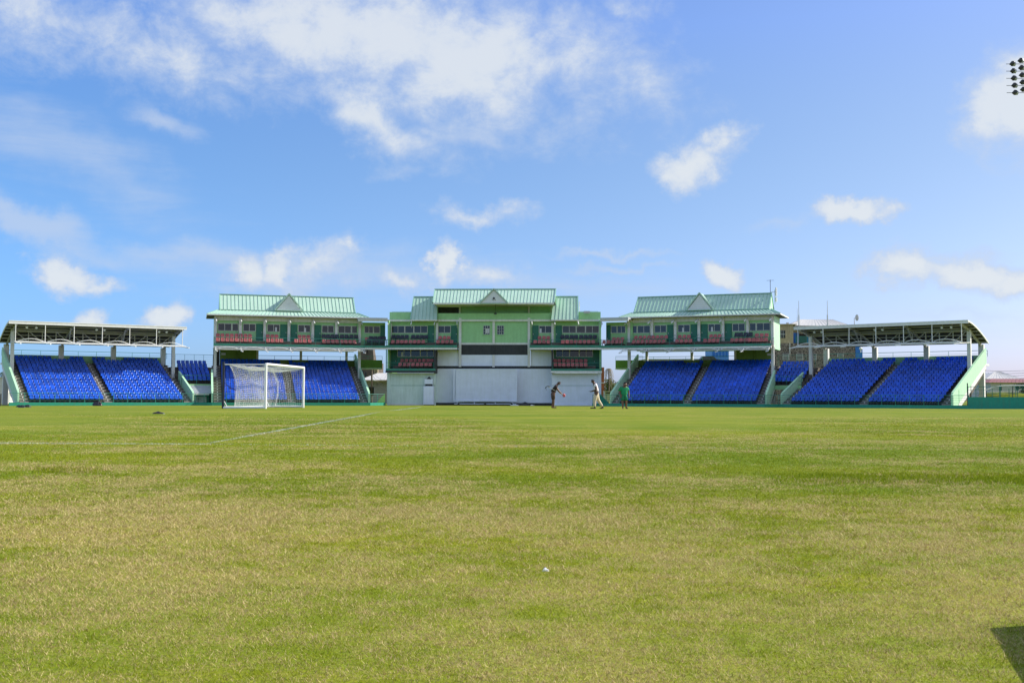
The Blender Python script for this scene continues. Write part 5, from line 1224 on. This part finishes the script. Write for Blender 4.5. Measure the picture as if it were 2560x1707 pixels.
# ruined church towers and house in the gap left of the pavilion
B_ = Bg('ruined_church', 895, 175, 'dark ruined stone church with two tapering towers left of the pavilion', 'church'); B_.b('wall', m_ruin, 880, 944, 905, 1000, 0, 8)
for x0, x1, t0, t1, m_ in ((897, 921, 906, 914, m_ruin), (919, 934, 921, 931, m_ruin)):
    q = MB(B_.F); vv = []
    for (a, b, y) in ((x0, x1, 906), (x0, x1, 893), (t0, t1, 862)):
        for v in (0, 3.2 if y > 870 else 2.2):
            for x in ((a, b) if v == 0 else (b, a)): u, z = B_.F.px(x, y, 0); vv.append((u, v, z))
    q.add(vv, [(0, 1, 5, 4), (1, 2, 6, 5), (2, 3, 7, 6), (3, 0, 4, 7), (4, 5, 9, 8), (5, 6, 10, 9), (6, 7, 11, 10), (7, 4, 8, 11), (8, 9, 10, 11)]); q.build('tower', m_, B_.T)
for x, y0 in ((901, 930), (907, 926), (914, 930)):
    q = MB(B_.F); u0, z1_ = B_.F.px(x-1.8, y0, 0); u1, z0_ = B_.F.px(x+1.8, 945, 0); c = (u0+u1)/2; r_ = (u1-u0)/2
    q.prism([(u0, z0_), (u1, z0_), (u1, z1_-r_)]+[(c+r_*math.cos(a), z1_-r_+r_*math.sin(a)*1.3) for a in np.linspace(.3, PI-.3, 6)]+[(u0, z1_-r_)], -.06, -.01); q.build('arched_window', m_black, B_.T)
for x in (935, 939, 942.5): B_.b('buttress', m_ochre, x, x+1.8, 922, 960, -.8, -.02)
B_ = Bg('house', 905, 150, 'grey house with pale hipped roof left of the pavilion', 'house'); B_.b('wall', m_greyr, 900, 985, 949, 1010, 0, 7); B_.hip(m_sheet, 901, 1010, 949.5, 932.5, 945, 990, -.8, 7.5); B_.b('fascia', m_ochre, 901, 985, 949.6, 953, -.84, -.8)
p = at(929, 138); T = empty('utility_pole', p, YAW); tag(T, 'dark wooden utility pole with boxes and cables left of the pavilion', 'utility pole'); h = at(929, 138, 924).z-p.z
q = MB(); q.tube((0, 0, -.1), (0, 0, h), .13, 8, r2=.10); q.build('pole', m_bark, T)
for s_ in (-1, 1): q = MB(); q.box(s_*.12 if s_ > 0 else -.34, .34 if s_ > 0 else -.12, -.2, .1, 1.2, 2.2); q.build('junction_box', m_dark, T)
q = MB(); q.bar((0, 0, 3.0), (.35, -.1, 3.1), .05); q.ell((.42, -.12, 3.02), .16, .08, .06, 8, 5); q.build('lamp', m_lamp, T)
q = MB(); r_ = np.random.default_rng(4)
for k in range(9):
    a = Vector((0, 0, h-.3-.25*k)); b = Vector((3.2, r_.uniform(-.5, .5), r_.uniform(1.0, h+1))); q.path([a.lerp(b, t)+Vector((0, 0, -.7*math.sin(PI*t))) for t in np.linspace(0, 1, 8)], .014, 3)
q.build('cable', m_dark, T)
# brick pillar and white van-like kiosk in the gap right of the pavilion
B_ = Bg('brick_pillar', 1503, 136, 'tall orange brick pillar just right of the pavilion', 'pillar'); B_.b('shaft', m_brick, 1503.5, 1510.5, 918, 1005, 0, .5); B_.b('capstone', m_beam, 1502.5, 1511.5, 955.5, 958, -.06, .56)
B_ = Bg('kiosk', 1512, 133, 'low white kiosk below the tree right of the pavilion', 'kiosk'); B_.b('body', m_housew, 1512, 1528, 979, 1004, 0, 2); B_.b('roof', m_beam, 1511, 1529, 977.5, 978.8, -.15, 2.1); B_.b('window', m_black, 1514, 1527, 981, 983.5, -.05, -.01)
# power lines at the far right
q = MB(); T = None
for k, y in enumerate((907, 913, 919, 926)):
    a = at(2380, 230, y+12); b = at(2720, 210, y-2); q.path([a.lerp(b, t)+Vector((0, 0, -1.2*math.sin(PI*t))) for t in np.linspace(0, 1, 10)], .035, 3)
o = q.build('power_lines', m_dark); tag(o, 'bundle of thin power lines crossing the sky at the far right', 'power lines')
# floodlight tower, its pole just outside the frame on the right
p = at(2612, 130); T = empty('floodlight_tower', p, YAW); tag(T, 'bank of dark floodlights on a tall mast at the top right', 'floodlight')
zt_ = lambda y: at(2560, 130, y).z-p.z
q = MB(); q.tube((0, .6, 0), (0, .6, zt_(140)), .5, 12, r2=.28); q.build('mast', m_galv, T)
for r_, y in enumerate((160, 178, 196, 214, 232)):
    q = MB(); q.bar((-3.6, .45, zt_(y-2)), (3.6, .45, zt_(y-2)), .05); q.build('crossarm', m_dark, T)
    for c in range(8):
        x = at(2536+21.5*c, 130, y).x; xl = (2550+r_*1.2+21*c-2612)/2720*130; z = zt_(y+ (0 if c % 2 == 0 else -8)); q = MB()
        a = R(200 if c % 2 else 190); d = Vector((-.80, -.15, -.28)).normalized()
        b_ = Vector((xl+.42, .2, z+.12)); tip = b_+d*.42; q.tube(b_+Vector((0, 0, 0)), tip+d*-.1, .36, 6, r2=.30) if False else None
        # cone-shaped hood: narrow back to the left, open mouth to the lower right
        q.tube(Vector((xl-.42, .05, z-.05)), Vector((xl-.02, .1, z+.04)), .05, 8, r2=.34); q.tube(Vector((xl-.02, .1, z+.04)), Vector((xl+.34, .2, z+.0)), .34, 8, r2=.20, cap=False)
        lo = q.build('floodlight', m_dark, T); q = MB(); q.tube(Vector((xl+.0, .06, z-.0)), Vector((xl+.30, .1, z-.08)), .26, 8, r2=.22); q.build('reflector', m_galv, lo)

# ================================================================== seats
def seat_mesh(kind):
    q = MB(); prof = [(-.20, .375), (-.205, .405), (-.17, .43), (-.05, .405), (.08, .40), (.14, .43), (.175, .52), (.20, .64), (.225, .755), (.235, .785)]
    wf = [.92, .97, 1, 1, 1, 1, 1, 1, .93, .74]; n = 6; hw = .205; top, bot = [], []
    for (y, z), w_ in zip(prof, wf):
        for j in range(n+1):
            t = j/n*2-1; e = t*t; back = z > .45
            top.append((t*hw*w_, y-(.035*e if back else 0), z+(0 if back else .022*e)))
            bot.append((t*hw*w_, y-(.035*e if back else 0)+(.018 if back else 0), z+(0 if back else .022*e)-(0 if back else .018)))
    m_ = n+1; k = len(prof)
    q.add(top+bot, [(i*m_+j, i*m_+j+1, (i+1)*m_+j+1, (i+1)*m_+j) for i in range(k-1) for j in range(n)] +
          [(k*m_+(i+1)*m_+j, k*m_+(i+1)*m_+j+1, k*m_+i*m_+j+1, k*m_+i*m_+j) for i in range(k-1) for j in range(n)] +
          [(i*m_, (i+1)*m_, k*m_+(i+1)*m_, k*m_+i*m_) for i in range(k-1)]+[(k*m_+i*m_+n, k*m_+(i+1)*m_+n, (i+1)*m_+n, i*m_+n) for i in range(k-1)] +
          [(j, k*m_+j, k*m_+j+1, j+1) for j in range(n)]+[((k-1)*m_+j, (k-1)*m_+j+1, (2*k-1)*m_+j+1, (2*k-1)*m_+j) for j in range(n)])
    q.mi = 1
    if kind == 'black':
        for s_ in (-1, 1): q.bar((s_*.17, -.17, .40), (s_*.2, -.2, 0), .022); q.bar((s_*.17, .14, .42), (s_*.2, .2, 0), .022)
    else: q.box(-.15, -.11, -.05, .12, .0, .395); q.box(.11, .15, -.05, .12, .0, .395)
    if kind == 'marked':
        pass
    return q
m_sb = mat('blue_seat_plastic', (.014, .11, .64), .22, var=.15, scale=.5, spec=.5, coord='Object'); m_sr = mat('faded_red_seat_plastic', (.42, .10, .095), .35, var=.2, scale=.9); m_sk_ = mat('black_seat_plastic', (.012, .016, .028), .35, var=.2)
def seat_colour_var(m_, amt):
    nt = m_.node_tree; N = nt.nodes; L = nt.links; b = N['Principled BSDF']; src = b.inputs['Base Color'].links[0].from_socket
    oi = N.new('ShaderNodeNewGeometry'); wnz = N.new('ShaderNodeTexWhiteNoise'); sn = N.new('ShaderNodeVectorMath'); sn.operation = 'SNAP'; L.new(oi.outputs['Position'], sn.inputs[0]); sn.inputs[1].default_value = (.45, .45, .6)
    L.new(sn.outputs[0], wnz.inputs[0]); hs = N.new('ShaderNodeHueSaturation'); mr = N.new('ShaderNodeMapRange'); mr.inputs[3].default_value = 1-amt; mr.inputs[4].default_value = 1+amt; L.new(wnz.outputs[0], mr.inputs[0])
    L.new(mr.outputs[0], hs.inputs['Value']); L.new(src, hs.inputs['Color']); L.new(hs.outputs[0], b.inputs['Base Color'])
seat_colour_var(m_sb, .30)
def translucent(m_, f, col):
    nt = m_.node_tree; N = nt.nodes; L = nt.links; b = N['Principled BSDF']; t = N.new('ShaderNodeBsdfTranslucent'); t.inputs[0].default_value = (*col, 1); x = N.new('ShaderNodeMixShader'); x.inputs[0].default_value = f
    L.new(b.outputs[0], x.inputs[1]); L.new(t.outputs[0], x.inputs[2]); L.new(x.outputs[0], N['Material Output'].inputs[0])
translucent(m_sb, .22, (.02, .14, .85)); seat_colour_var(m_sr, .2)
protos = {}
def place_seat(kind, loc, rot, label, group, sc=1.0):
    base = {'blue': 'stadium_seat', 'red': 'shell_chair', 'black': 'plastic_chair'}[kind]
    if kind not in protos:
        q = seat_mesh(kind); o = q.build(base, [{'blue': m_sb, 'red': m_sr, 'black': m_sk_}[kind], m_dark], smooth=False)
        o.data.polygons.foreach_set('use_smooth', [i == 0 for i in q.m]); protos[kind] = o
    else:
        o = protos[kind].copy(); COL.objects.link(o)
    o.location = loc; o.rotation_euler = (0, 0, rot); o.scale = (sc,)*3; tag(o, label, 'seat' if kind == 'blue' else 'chair', group); return o
for (kind, F_, u, v, z, place, row, i) in BAL:
    p = F_.world(u, v, z); word = 'red seat' if kind == 'red' else 'black seat'
    place_seat(kind, p, F_.rot+random.uniform(-.04, .04), f'{word}, {ordw(i)} from left, {row} row, {place}', f'{kind} seats on the balconies', 1.0 if kind == 'red' else 1.18)
BLUE.sort(key=lambda s_: math.hypot(s_[0], s_[1])+ (0 if s_[2] < 5 else 0))
for (x, y, z, rot, lab) in BLUE[:300]: place_seat('blue', (x, y, z), rot+random.uniform(-.02, .02), lab, 'blue seats in the stands')
sm = seat_mesh('blue'); sv = np.array(sm.v, dtype=np.float32); sf = sm.f; rest = BLUE[300:]
nv = len(sv); allv = np.empty((len(rest)*nv, 3), np.float32)
for k, (x, y, z, rot, lab) in enumerate(rest):
    c, s_ = math.cos(rot), math.sin(rot); allv[k*nv:(k+1)*nv] = np.stack([sv[:, 0]*c-sv[:, 1]*s_+x, sv[:, 0]*s_+sv[:, 1]*c+y, sv[:, 2]+z], 1)
af = [tuple(i+k*nv for i in f) for k in range(len(rest)) for f in sf]
me = bpy.data.meshes.new('stadium_seats'); me.from_pydata(allv.tolist(), [], af); me.materials.append(m_sb); me.materials.append(m_dark)
me.polygons.foreach_set('material_index', sm.m*len(rest)); me.polygons.foreach_set('use_smooth', [i == 0 for i in sm.m]*len(rest)); me.update()
o = bpy.data.objects.new('stadium_seats', me); COL.objects.link(o); tag(o, 'mass of blue plastic seats filling the upper rows of all stands', kind='stuff')
